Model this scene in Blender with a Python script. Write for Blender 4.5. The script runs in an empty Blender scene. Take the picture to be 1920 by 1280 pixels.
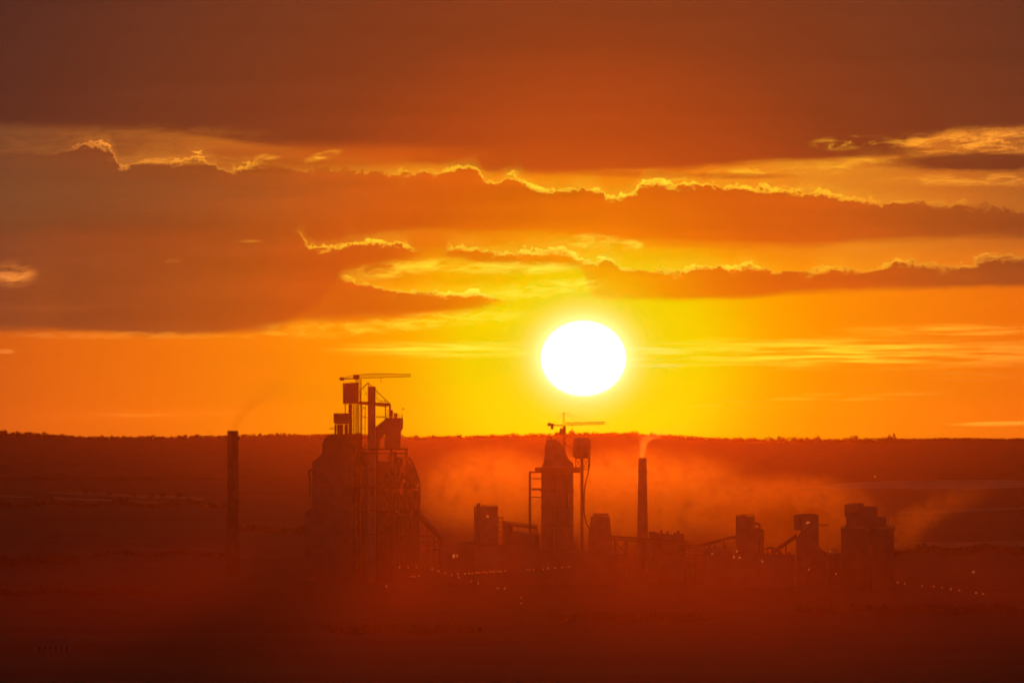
import bpy, bmesh, math, random
import numpy as np
from mathutils import Vector, Matrix

# ------------------------------------------------------------------ camera
K = math.radians(6.5) / 1920            # angle of one photograph pixel
HOR = 830                               # photograph row at the camera's eye level
CAM_Z = 100.0
scene = bpy.context.scene
COL = scene.collection
cam_data = bpy.data.cameras.new("camera")
cam_data.sensor_width = 36
cam_data.lens = 18 / math.tan(math.radians(3.25))
cam_data.clip_start = 1
cam_data.clip_end = 60000
cam = bpy.data.objects.new("camera", cam_data)
COL.objects.link(cam)
cam.location = (0, 0, CAM_Z)
cam.rotation_euler = (math.radians(90) + (HOR - 640) * K, 0, 0)
scene.camera = cam

HAZE_DENSITY = 0.36e-4
EXPO = -6.0
vs = scene.view_settings
vs.view_transform = 'Standard'
vs.look = 'None'
vs.gamma = 1
vs.use_curve_mapping = False
vs.exposure = EXPO
GAIN = 2 ** -EXPO
cy = scene.cycles
cy.use_denoising = True
try:
    cy.denoiser = 'OPENIMAGEDENOISE'
except Exception:
    pass
cy.volume_bounces = 1
cy.use_adaptive_sampling = True
cy.adaptive_threshold = 0.02
cy.adaptive_min_samples = 12
cy.max_bounces = 6
cy.volume_step_rate = 1.0
cy.volume_max_steps = 256

SUN_X, SUN_Y = 1094, 672
SUN_AZ = (SUN_X - 960) * K              # to the right of straight ahead (+Y)
SUN_EL = (HOR - SUN_Y) * K

# ------------------------------------------------------------------ sky
def s2l(c):
    c = c / 255
    return c / 12.92 if c <= 0.04045 else ((c + 0.055) / 1.055) ** 2.4
def lin(r, g, b):
    return (s2l(r), s2l(g), s2l(b), 1)

world = bpy.data.worlds.new("World")
scene.world = world
world.use_nodes = True
wt = world.node_tree
wt.nodes.clear()
try:
    world.cycles.sampling_method = 'MANUAL'
    world.cycles.sample_map_resolution = 512
except Exception:
    pass

class E:
    """a value socket one can calculate with"""
    tree = wt
    def __init__(self, s): self.s = s
    @staticmethod
    def op(name, *args, clamp=False):
        n = E.tree.nodes.new('ShaderNodeMath'); n.operation = name; n.use_clamp = clamp
        for i, a in enumerate(args):
            if isinstance(a, E): E.tree.links.new(a.s, n.inputs[i])
            else: n.inputs[i].default_value = a
        return E(n.outputs[0])
    def __add__(a, b): return E.op('ADD', a, b)
    def __radd__(a, b): return E.op('ADD', b, a)
    def __sub__(a, b): return E.op('SUBTRACT', a, b)
    def __rsub__(a, b): return E.op('SUBTRACT', b, a)
    def __mul__(a, b): return E.op('MULTIPLY', a, b)
    def __rmul__(a, b): return E.op('MULTIPLY', b, a)
    def __truediv__(a, b): return E.op('DIVIDE', a, b)
    def __rtruediv__(a, b): return E.op('DIVIDE', b, a)
    def __neg__(a): return E.op('MULTIPLY', a, -1)
def ss(v, lo, hi):
    """smooth step from 0 at lo to 1 at hi (hi may be below lo)"""
    n = E.tree.nodes.new('ShaderNodeMapRange'); n.interpolation_type = 'SMOOTHSTEP'; n.clamp = True
    flip = lo > hi
    a, b, c, d = (hi, lo, 1, 0) if flip else (lo, hi, 0, 1)
    E.tree.links.new(v.s, n.inputs[0])
    for i, q in zip((1, 2, 3, 4), (a, b, c, d)): n.inputs[i].default_value = q
    return E(n.outputs[0])
def curve(v, pts, lo=-300, hi=2220, vec=False):
    """a free curve through pts = [(x, value)]"""
    n = E.tree.nodes.new('ShaderNodeFloatCurve')
    ys = [p[1] for p in pts]; y0, y1 = min(ys), max(ys)
    if y1 - y0 < 1e-6: y1 = y0 + 1
    t = E.op('DIVIDE', v - lo, hi - lo, clamp=True)
    E.tree.links.new(t.s, n.inputs[1])
    c = n.mapping.curves[0]
    pp = sorted(((x - lo) / (hi - lo), (y - y0) / (y1 - y0)) for x, y in pts)
    if pp[0][0] > 0: pp.insert(0, (0, pp[0][1]))
    if pp[-1][0] < 1: pp.append((1, pp[-1][1]))
    while len(c.points) < len(pp): c.points.new(0.5, 0.5)
    for q, (x, y) in zip(c.points, pp):
        q.location = (x, y); q.handle_type = 'VECTOR' if vec else 'AUTO_CLAMPED'
    n.mapping.use_clip = False
    n.mapping.update()
    return E(n.outputs[0]) * (y1 - y0) + y0
def noise(u, v, sx, sy, seed=0, detail=4, rough=0.55, dist=0.0, kind='FBM'):
    """noise with features about sx by sy; centred on 0, about -1..1"""
    c = E.tree.nodes.new('ShaderNodeCombineXYZ')
    E.tree.links.new((u / sx).s, c.inputs[0]); E.tree.links.new((v / sy).s, c.inputs[1])
    c.inputs[2].default_value = seed * 7.13
    n = E.tree.nodes.new('ShaderNodeTexNoise'); n.noise_dimensions = '3D'
    n.inputs['Scale'].default_value = 1; n.inputs['Detail'].default_value = detail
    n.inputs['Roughness'].default_value = rough; n.inputs['Distortion'].default_value = dist
    E.tree.links.new(c.outputs[0], n.inputs['Vector'])
    return (E(n.outputs[0]) - 0.5) * 3.2
class Col:
    def __init__(self, s): self.s = s
def cmix(f, a, b, mode='MIX'):
    n = E.tree.nodes.new('ShaderNodeMix'); n.data_type = 'RGBA'; n.blend_type = mode; n.clamp_factor = True; n.clamp_result = False
    if isinstance(f, E): E.tree.links.new(f.s, n.inputs[0])
    else: n.inputs[0].default_value = f
    for i, q in ((6, a), (7, b)):
        if isinstance(q, Col): E.tree.links.new(q.s, n.inputs[i])
        else: n.inputs[i].default_value = q
    return Col(n.outputs[2])
def cscale(a, f):
    n = E.tree.nodes.new('ShaderNodeVectorMath'); n.operation = 'SCALE'
    E.tree.links.new(a.s, n.inputs[0])
    if isinstance(f, E): E.tree.links.new(f.s, n.inputs['Scale'])
    else: n.inputs['Scale'].default_value = f
    return Col(n.outputs[0])
def ramp(v, stops, hi):
    n = E.tree.nodes.new('ShaderNodeValToRGB'); cr = n.color_ramp
    t = E.op('DIVIDE', v, hi, clamp=True)
    E.tree.links.new(t.s, n.inputs[0])
    while len(cr.elements) < len(stops): cr.elements.new(0.5)
    for e, (x, c) in zip(cr.elements, stops):
        e.position = x / hi; e.color = lin(*c)
    return Col(n.outputs[0])
def ellipse(x, y, cx, cyy, rx, ry, soft=0.5):
    dx = (x - cx) / rx; dy = (y - cyy) / ry
    return ss(E.op('SQRT', dx * dx + dy * dy), 1.0 + soft * 0.5, 1.0 - soft)

tc = wt.nodes.new('ShaderNodeTexCoord')
sep = wt.nodes.new('ShaderNodeSeparateXYZ')
wt.links.new(tc.outputs['Generated'], sep.inputs[0])       # direction one looks in, fixed to the world
dx, dy, dz = (E(o) for o in sep.outputs)
# azimuth and elevation on the sky, in units of K
X = E.op('ARCTAN2', dx, dy) / K + 960
Y = HOR - E.op('ARCSINE', dz) / K
ax = X - SUN_X; ay = Y - SUN_Y
R = E.op('SQRT', ax * ax + ay * ay)

sky = ramp(R, [(0, (246, 222, 60)), (85, (245, 218, 60)), (125, (243, 212, 0)), (225, (244, 203, 0)), (290, (247, 182, 0)),
               (350, (250, 162, 0)), (450, (250, 142, 3)), (600, (244, 127, 10)), (800, (235, 112, 14)),
               (1000, (222, 100, 18)), (1300, (180, 76, 24)), (2400, (70, 40, 38))], 2400)
# the upper clear sky is paler and browner
hi_sky = ramp(R, [(0, (244, 200, 20)), (300, (240, 140, 10)), (380, (237, 124, 17)), (460, (234, 126, 24)), (540, (230, 135, 32)), (760, (205, 108, 33)), (1000, (150, 84, 37)),
                  (1250, (112, 70, 42)), (2400, (60, 42, 40))], 2400)
sky = cmix(ss(Y, 560, 410), sky, hi_sky)
cl = ramp(R, [(0, (248, 190, 0)), (130, (246, 175, 0)), (200, (243, 130, 4)), (280, (232, 110, 8)), (400, (214, 92, 14)), (520, (204, 86, 18)),
              (700, (172, 78, 24)), (850, (152, 70, 28)), (1000, (136, 66, 32)), (1200, (112, 62, 40)), (2400, (40, 28, 28))], 2400)
dark = ramp(R, [(0, (210, 95, 15)), (340, (200, 82, 18)), (420, (182, 72, 20)), (520, (164, 65, 22)), (640, (138, 58, 25)), (800, (122, 54, 28)),
                (950, (110, 51, 30)), (1150, (92, 44, 31)), (1350, (74, 38, 32)), (2400, (32, 24, 26))], 2400)
rimc = ramp(R, [(0, (255, 240, 90)), (300, (255, 220, 52)), (480, (255, 198, 40)), (700, (255, 166, 42)), (900, (248, 150, 48)), (1100, (235, 135, 55)),
                (2400, (120, 70, 50))], 2400)

rimc = cscale(rimc, 1.22)
nA = noise(X, Y, 95, 60, 1, 6, 0.62)
nB = noise(X, Y, 26, 18, 2, 5, 0.62)
nF = noise(X, Y, 9, 7, 7, 3, 0.6)
nW = noise(X, Y, 420, 40, 3, 5, 0.55)
nS = noise(X, Y, 700, 26, 4, 4, 0.6)
nP = noise(X + Y * 1.2, Y, 60, 15, 5, 6, 0.66, 0.5)      # tatters
nL = noise(X + Y * 2.0, Y, 160, 7.5, 6, 5, 0.6, 0.3)     # long veils

body = 1.0 + nW * 0.08 + nS * 0.09 + nP * 0.04
cl = cscale(cl, body); dark = cscale(dark, 1.0 + nS * 0.05 + nW * 0.03)
def bank(img, color, top, bot, top_soft, bot_soft, amp, rim, dens=None, bot_amp=14, rim_w=6):
    T = curve(X, top); B = curve(X, bot)
    jag = nA * (amp * 3.0) + nB * (amp * 2.4) + nF * (amp * 1.5)
    d_top = Y + jag - T
    d_bot = B - Y + nW * bot_amp + nP * 4
    cov = ss(d_top, -top_soft, top_soft) * ss(d_bot, -bot_soft, bot_soft)
    if dens: cov = cov * curve(X, dens)
    if rim:
        S = curve(X, rim)
        img = cmix(ss(d_top, -26, 0) * ss(d_top, 6, 0) * S * 0.13, img, rimc)      # light bleeding above the edge
    img = cmix(cov, img, color)
    if rim:
        lump = ss(nA * 0.9 + nP * 0.8, -0.75, 0.75)                                 # where the edge is thin enough to glow
        wide = d_top / (0.35 + lump * 1.6)
        edge = ss(d_top, -2.5, 1.0) * ss(wide, rim_w * 1.5, 1.0) * ss(d_bot, 0, 20)
        grain = ss(nF + nB * 0.7, -0.9, 0.35)
        e = edge * S * (0.4 + 0.6 * lump) * (0.55 + 0.45 * grain)
        img = cmix(e, img, rimc)
        inner = ss(d_top, 2, 10) * ss(d_top, 42, 12) * ss(nP + nB * 0.4, 0.35, 1.1)
        img = cmix(inner * S * 0.6, img, rimc)                                     # lit scraps below the edge
    return img

# thin veils and tatters
def streaks(img, cx, cyy, rx, ry, amount, tilt=0.0, n=None, thr=0.0, col=None):
    yy = Y + (X - cx) * tilt
    m = ellipse(X, yy, cx, cyy, rx, ry, 0.7)
    return cmix(ss(n or nP, thr - 0.25, thr + 0.75) * m * amount, img, col or rimc)

img = sky
# upper bright gap on the right, then the dark upper deck
img = bank(img, dark, [(-300, -3000), (2220, -3000)],
           [(-300, 232), (0, 236), (150, 241), (320, 248), (450, 262), (560, 277), (640, 288), (760, 303), (900, 317), (1000, 321), (1150, 322), (1260, 319),
            (1350, 310), (1450, 302), (1560, 298), (1650, 288), (1730, 262), (1850, 244), (2220, 236)], 5, 9, 0, None, bot_amp=9)
dim_rim = cmix(0.45, rimc, dark)
# glowing tatters under the deck
img = streaks(img, 1830, 276, 210, 34, 1.0, 0.05, nP + nB * 0.5, -0.1)
img = streaks(img, 1582, 268, 62, 12, 0.8, 0.05, nP + nB * 0.6, 0.05)
img = streaks(img, 1560, 312, 330, 15, 0.6, 0.08, nP, 0.0)
img = streaks(img, 1850, 338, 180, 12, 0.7, 0.0, nP, -0.1)
img = streaks(img, 190, 262, 270, 26, 0.5, 0.03, nP, -0.1, dim_rim)
isl = ellipse(X, Y + nB * 4 + nW * 5, 1850, 303, 210, 19, 0.5)
img = cmix(isl * 0.95, img, dark)
img = cmix(ellipse(X, Y + nW * 5, 1665, 283, 80, 13, 0.6) * 0.8, img, dark)
img = cmix(ellipse(X, Y + nW * 4, 1370, 331, 120, 6, 0.8) * 0.6, img, dark)
img = cmix(ellipse(X, Y + nW * 4, 1190, 327, 130, 7, 0.8) * 0.5, img, dark)
img = cmix(ellipse(X, Y + nW * 6, 610, 296, 340, 26, 0.7) * 0.85, img, cl)
img = cmix(ellipse(X, Y + nW * 5, 60, 264, 400, 34, 0.8) * 0.6, img, cl)
# long bank across the middle; on the left it runs down to the low sky
img = bank(img, cl, [(-300, 300), (0, 287), (60, 283), (120, 284), (150, 273), (185, 271), (212, 284), (230, 311), (250, 303), (300, 297), (330, 302),
                     (360, 296), (400, 303), (437, 316), (462, 308), (490, 305), (540, 314), (600, 318), (700, 320), (800, 317), (850, 316), (880, 311), (900, 320),
                     (914, 338), (936, 338), (955, 325), (975, 331), (1000, 348), (1040, 351), (1100, 348), (1130, 356), (1145, 367), (1180, 359),
                     (1200, 352), (1220, 342), (1280, 346), (1335, 344), (1400, 350), (1460, 353), (1520, 360), (1600, 372), (1680, 380),
                     (1730, 377), (1800, 382), (1840, 388), (1880, 390), (2220, 402)],
           [(-300, 622), (0, 624), (200, 625), (350, 627), (450, 622), (540, 604), (600, 560), (640, 505), (690, 446), (800, 434), (1000, 432), (1150, 446),
            (1300, 453), (1500, 456), (1650, 450), (1750, 447), (2220, 452)], 3, 12, 4.5,
           [(-300, 0), (60, 0.1), (120, 0.25), (160, 0.7), (230, 1), (470, 0.8), (510, 0.1), (660, 0.05), (740, 0.5), (860, 0.95), (1000, 1), (1450, 1), (1600, 0.8), (1700, 0.6), (1800, 0.5), (1860, 0.1), (2220, 0.1)],
           dens=[(-300, 0.9), (60, 0.85), (150, 0.95), (2220, 0.95)])
img = cmix(ellipse(X, Y + nW * 10, 120, 365, 520, 62, 0.95) * 0.4, img, lin(120, 76, 42))
img = cmix(ellipse(X, Y + nW * 10, 330, 452, 330, 34, 0.95) * 0.3, img, lin(150, 64, 24))
# broken cloud between the middle bank and the sun
img = cmix(ellipse(X, Y + nW * 14, 640, 492, 120, 56, 0.9) * 0.92, img, cl)
img = cmix(ellipse(X, Y + nW * 12, 820, 480, 330, 62, 0.9) * ss(nS + nA * 0.4, -0.5, 0.5) * 0.7, img, cl)
img = bank(img, cl, [(-300, 440), (540, 428), (570, 445), (592, 463), (620, 462), (680, 455), (758, 456), (775, 470), (840, 482), (2220, 500)],
           [(-300, 490), (540, 490), (700, 492), (800, 484), (2220, 470)], 3, 7, 5, [(-300, 0), (550, 0), (570, 0.9), (750, 1), (775, 0.3), (820, 0), (2220, 0)],
           dens=[(-300, 0), (545, 0), (575, 0.9), (720, 0.75), (790, 0.3), (830, 0), (2220, 0)], bot_amp=6)
img = streaks(img, 760, 502, 110, 17, 0.8, 0.12, nP, -0.2)
img = bank(img, cl, [(-300, 470), (800, 478), (840, 465), (880, 460), (920, 467), (1000, 470), (1045, 465), (1075, 475), (1110, 488), (1135, 482), (1160, 492), (1200, 503),
                     (1260, 506), (1300, 501), (1350, 497), (1372, 501), (1400, 493), (1428, 500), (1500, 504), (1560, 498), (1610, 503), (1660, 495),
                     (1690, 488), (1720, 493), (1760, 499), (1830, 493), (1862, 480), (2220, 482)],
           [(-300, 480), (840, 484), (900, 494), (1000, 498), (1085, 502), (1112, 555), (1200, 563), (1350, 560), (1450, 552), (1520, 545), (1650, 540), (2220, 534)],
           2.5, 9, 4, [(-300, 0), (820, 0), (850, 0.8), (1000, 0.8), (1150, 1), (1200, 0.5), (1280, 0.9), (1430, 1), (1490, 0.4), (1560, 0.9), (1620, 0.5), (1690, 1), (1730, 0.5), (1850, 0.7), (2220, 0.5)],
           dens=[(-300, 0), (800, 0), (850, 0.7), (1000, 0.8), (1130, 0.8), (1500, 0.95), (2220, 0.95)], bot_amp=6)
img = streaks(img, 960, 502, 130, 12, 0.8, 0.0, nP, -0.3)
img = streaks(img, 1098, 528, 20, 26, 0.45, 0.0, nP, 0.1)
img = streaks(img, 1020, 542, 100, 16, 0.65, 0.10, nP, -0.2)
img = bank(img, cl, [(-300, 470), (480, 470), (590, 505), (650, 520), (680, 527), (720, 537), (760, 545), (800, 543), (840, 548), (900, 551), (960, 559), (2220, 580)],
           [(-300, 610), (560, 602), (700, 598), (800, 590), (900, 580), (960, 570), (2220, 560)], 2.5, 10, 3.5,
           [(-300, 0), (630, 0), (660, 0.8), (720, 0.7), (850, 1), (960, 0.8), (990, 0), (2220, 0)],
           dens=[(-300, 0), (470, 0), (600, 0.85), (850, 0.9), (950, 0.4), (990, 0), (2220, 0)], bot_amp=8)
img = streaks(img, 660, 612, 190, 20, 0.55, 0.05, nP, -0.1)
img = streaks(img, 860, 596, 120, 14, 0.6, 0.06, nP, -0.2)
img = streaks(img, 240, 628, 330, 8, 0.35, 0.0, nP, -0.2)
# small bright puffs
for q, (cx, cyy, rx, ry, a) in enumerate([(22, 515, 44, 22, 0.8), (1115, 452, 45, 15, 0.8), (1182, 460, 24, 11, 0.8), (484, 451, 46, 7, 0.75),
                                          (605, 292, 32, 8, 0.8), (500, 294, 24, 6, 0.6), (340, 300, 120, 10, 0.4), (330, 488, 22, 5, 0.4)]):
    img = streaks(img, cx, cyy, rx, ry, a, {4: 0.25, 3: 0.12, 7: 0.2}.get(q, 0.0), nP, 0.1 if q in (3, 7) else -0.25)
# thin veils low in the sky
img = streaks(img, 840, 655, 200, 16, 0.75, 0.0, nL, -0.35)
img = streaks(img, 1620, 662, 420, 28, 0.95, 0.0, nL, -0.25)
img = streaks(img, 1800, 620, 200, 12, 0.8, 0.0, nL, -0.15)
img = streaks(img, 1560, 745, 260, 14, 0.3, 0.06, nL, 0.1)
img = streaks(img, 1860, 706, 130, 10, 0.45, 0.0, nL, 0.0)
img = streaks(img, 1880, 794, 95, 4.5, 0.75, 0.02, nL, -0.4)
img = streaks(img, 180, 775, 260, 8, 0.25, 0.0, nL, 0.0)
img = streaks(img, 10, 659, 20, 5, 0.5, 0.0, nP, -0.2)
img = cscale(img, 1.0 + nS * 0.035 + nW * 0.03)
white = (1.0, 0.93, 0.55, 1)
sr = E.op('SQRT', (ax / 78) * (ax / 78) + ((ay) / 69) * (ay / 69))
img = cmix(ellipse(X, Y, 1215, 668, 75, 26, 0.8) * ss(nL, -0.1, 0.6) * 0.5, img, (1.0, 0.87, 0.30, 1))
halo = E.op('EXPONENT', E.op('MAXIMUM', sr - 0.97, 0.0) * -4.5)
disc = ss(sr, 1.05, 0.955)

# the sky as it is beyond the valley's haze, which dims it and adds its own glow towards the sun
el = E.op('MAXIMUM', (HOR - Y) * K, 1e-4)
depth = E.op('MINIMUM', 60.0 / el, 15600.0)
thru = E.op('EXPONENT', depth * -HAZE_DENSITY)
glow = curve(Y, [(-300, 0.09), (10, 0.138), (100, 0.158), (200, 0.178), (300, 0.205), (400, 0.261), (500, 0.32), (600, 0.434), (700, 0.73), (780, 1.18), (830, 1.2), (1000, 1.2)], -300, 1000)
lamp_y = HOR - math.radians(0.72) / K
rr = ((ax * ax) + (Y - lamp_y) * (Y - lamp_y)) / (541.0 * 541.0) + 1.0
glow = glow / (rr * E.op('SQRT', rr)) * 0.97
gv = wt.nodes.new('ShaderNodeVectorMath'); gv.operation = 'SCALE'; gv.inputs[0].default_value = (1, 0.066, 0.001); wt.links.new(glow.s, gv.inputs['Scale'])
sv = wt.nodes.new('ShaderNodeVectorMath'); sv.operation = 'SUBTRACT'; wt.links.new(img.s, sv.inputs[0]); wt.links.new(gv.outputs[0], sv.inputs[1])
mv = wt.nodes.new('ShaderNodeVectorMath'); mv.operation = 'MAXIMUM'; wt.links.new(sv.outputs[0], mv.inputs[0]); wt.links.new(cscale(img, 0.33).s, mv.inputs[1])
img = cscale(Col(mv.outputs[0]), 1.0 / thru)
img = cmix(halo * 0.75, img, (2.2, 1.75, 0.75, 1))
SKY_GAIN = 1.0
bg = wt.nodes.new('ShaderNodeBackground')
wt.links.new(img.s, bg.inputs[0]); bg.inputs[1].default_value = GAIN * SKY_GAIN
bs = wt.nodes.new('ShaderNodeBackground')
bs.inputs[0].default_value = (1, 0.96, 0.9, 1); bs.inputs[1].default_value = GAIN * 3
mx = wt.nodes.new('ShaderNodeMixShader')
wt.links.new(disc.s, mx.inputs[0]); wt.links.new(bg.outputs[0], mx.inputs[1]); wt.links.new(bs.outputs[0], mx.inputs[2])
# the faint blue of the rest of the evening sky
ns = wt.nodes.new('ShaderNodeTexSky'); ns.sky_type = 'NISHITA'; ns.sun_disc = False
ns.sun_elevation = math.radians(0.72); ns.sun_rotation = SUN_AZ
bn = wt.nodes.new('ShaderNodeBackground'); wt.links.new(ns.outputs[0], bn.inputs[0]); bn.inputs[1].default_value = 0.05
ad = wt.nodes.new('ShaderNodeAddShader')
wt.links.new(mx.outputs[0], ad.inputs[0]); wt.links.new(bn.outputs[0], ad.inputs[1])
# far from the sunset there is only the dull evening cloud deck
far = ss(E.op('ABSOLUTE', X - 960), 2400, 1400) * ss(Y, -1500, -500) * ss(Y, 1000, 990)
bf = wt.nodes.new('ShaderNodeBackground'); bf.inputs[0].default_value = (0.03, 0.024, 0.022, 1); bf.inputs[1].default_value = GAIN
mf = wt.nodes.new('ShaderNodeMixShader'); wt.links.new(far.s, mf.inputs[0]); wt.links.new(bf.outputs[0], mf.inputs[1]); wt.links.new(ad.outputs[0], mf.inputs[2])
wo = wt.nodes.new('ShaderNodeOutputWorld'); wt.links.new(mf.outputs[0], wo.inputs[0])

# ------------------------------------------------------------------ sun
SUN_STRENGTH = 1.36
sl = bpy.data.lights.new("sun", 'SUN')
sl.energy = SUN_STRENGTH; sl.angle = math.radians(1.2); sl.color = (1, 0.2, 0.012)
so = bpy.data.objects.new("sun", sl); COL.objects.link(so)
LAMP_EL = math.radians(0.72)            # raised above the visible disc so its light clears the ridge into the haze
so.rotation_euler = Vector((-math.sin(SUN_AZ) * math.cos(LAMP_EL), -math.cos(SUN_AZ) * math.cos(LAMP_EL), -math.sin(LAMP_EL))).to_track_quat('-Z', 'Y').to_euler()
so.location = (0, -50, 300)

# ------------------------------------------------------------------ haze
def haze_box(top=160.0):
    bm = bmesh.new()
    bmesh.ops.create_cube(bm, size=1)
    for v in bm.verts:
        v.co = Vector((v.co.x * 5200, 7200 + v.co.y * 16800, (v.co.z + 0.5) * (top + 60) - 60))
    me = bpy.data.meshes.new("haze"); bm.to_mesh(me); bm.free()
    o = bpy.data.objects.new("haze", me); COL.objects.link(o); o["kind"] = "stuff"
    o["label"] = "warm evening haze hanging over the whole valley"; o["category"] = "haze"
    m = bpy.data.materials.new("haze_air"); m.use_nodes = True; t = m.node_tree; t.nodes.clear()
    v = t.nodes.new('ShaderNodeVolumePrincipled'); v.inputs['Color'].default_value = (1.0, 0.32, 0.10, 1)
    v.inputs['Density'].default_value = HAZE_DENSITY; v.inputs['Anisotropy'].default_value = 0.968
    out = t.nodes.new('ShaderNodeOutputMaterial'); t.links.new(v.outputs[0], out.inputs['Volume'])
    me.materials.append(m)
    return o
haze_box()

# ------------------------------------------------------------------ land
def interp(x, pts):
    return np.interp(x, [p[0] for p in pts], [p[1] for p in pts])
RIDGE_D = 14000.0
RIDGE = [(-400, 800), (0, 811), (160, 819), (300, 819), (420, 817), (520, 815), (600, 815), (760, 819), (860, 819), (1000, 816), (1060, 813), (1190, 813), (1260, 818),
         (1350, 823), (1450, 825), (1550, 825), (1640, 824), (1720, 821), (1800, 819), (1920, 820), (2300, 824)]
def smooth(t):
    t = np.clip(t, 0, 1); return t * t * (3 - 2 * t)
def ground_z(x, y):
    """height of the land at x, y (metres); the plain is 0, the camera stands on a hill at CAM_Z"""
    x = np.asarray(x, float); y = np.asarray(y, float)
    d = np.maximum(np.abs(y), 1)
    hill = 98.2 * (1 - smooth((y + 260) / 900.0))
    px = x / (K * RIDGE_D) + 960
    ridge = CAM_Z + (HOR - interp(px, RIDGE)) * K * RIDGE_D - 8.6
    slope = 47 * smooth((y - 7600) / 4600.0)
    up = smooth((y - 12000) / 2200.0)
    z = hill + slope * (1 - up) + up * ridge
    z = z - 30 * smooth((y - 14300) / 900.0)
    z = z + 1.6 * np.sin(x / 310 + y / 900) * np.sin(y / 420 + 1.3) * smooth((y - 2500) / 800)
    return z
def link_mesh(name, verts, faces, mat, parent=None):
    me = bpy.data.meshes.new(name); me.from_pydata(verts, [], faces); me.update()
    if mat: me.materials.append(mat)
    o = bpy.data.objects.new(name, me); COL.objects.link(o)
    if parent: o.parent = parent
    return o
def material(name, color, rough=0.85, var=0.25, scale=0.2, metal=0.0, emit=None):
    m = bpy.data.materials.new(name); m.use_nodes = True
    t = m.node_tree; b = t.nodes['Principled BSDF']
    b.inputs['Roughness'].default_value = rough; b.inputs['Metallic'].default_value = metal
    if emit:
        b.inputs['Emission Color'].default_value = (*emit[:3], 1); b.inputs['Emission Strength'].default_value = emit[3]
        b.inputs['Base Color'].default_value = (*color, 1)
        return m
    c = t.nodes.new('ShaderNodeTexCoord'); n = t.nodes.new('ShaderNodeTexNoise'); n.inputs['Scale'].default_value = scale
    n.inputs['Detail'].default_value = 6
    t.links.new(c.outputs['Object'], n.inputs['Vector'])
    r = t.nodes.new('ShaderNodeValToRGB'); t.links.new(n.outputs[0], r.inputs[0])
    r.color_ramp.elements[0].position = 0.3; r.color_ramp.elements[1].position = 0.7
    r.color_ramp.elements[0].color = (*[c_ * (1 - var) for c_ in color], 1)
    r.color_ramp.elements[1].color = (*[min(1, c_ * (1 + var)) for c_ in color], 1)
    t.links.new(r.outputs[0], b.inputs['Base Color'])
    return m
M_land = material("meadow", (0.045, 0.05, 0.02), 0.95, 0.5, 0.004)
ys = np.concatenate([np.linspace(-1100, 0, 10), np.linspace(40, 3400, 40), np.linspace(3480, 15500, 200)])
xs = np.linspace(-2500, 2500, 121)
gx, gy = np.meshgrid(xs, ys); gz = ground_z(gx, gy)
nv = [(a, b, c) for a, b, c in zip(gx.ravel(), gy.ravel(), gz.ravel())]
W = len(xs)
fs = [(j * W + i, j * W + i + 1, (j + 1) * W + i + 1, (j + 1) * W + i) for j in range(len(ys) - 1) for i in range(W - 1)]
land = link_mesh("ground", nv, fs, M_land); land["kind"] = "structure"
for p in land.data.polygons: p.use_smooth = True

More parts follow.
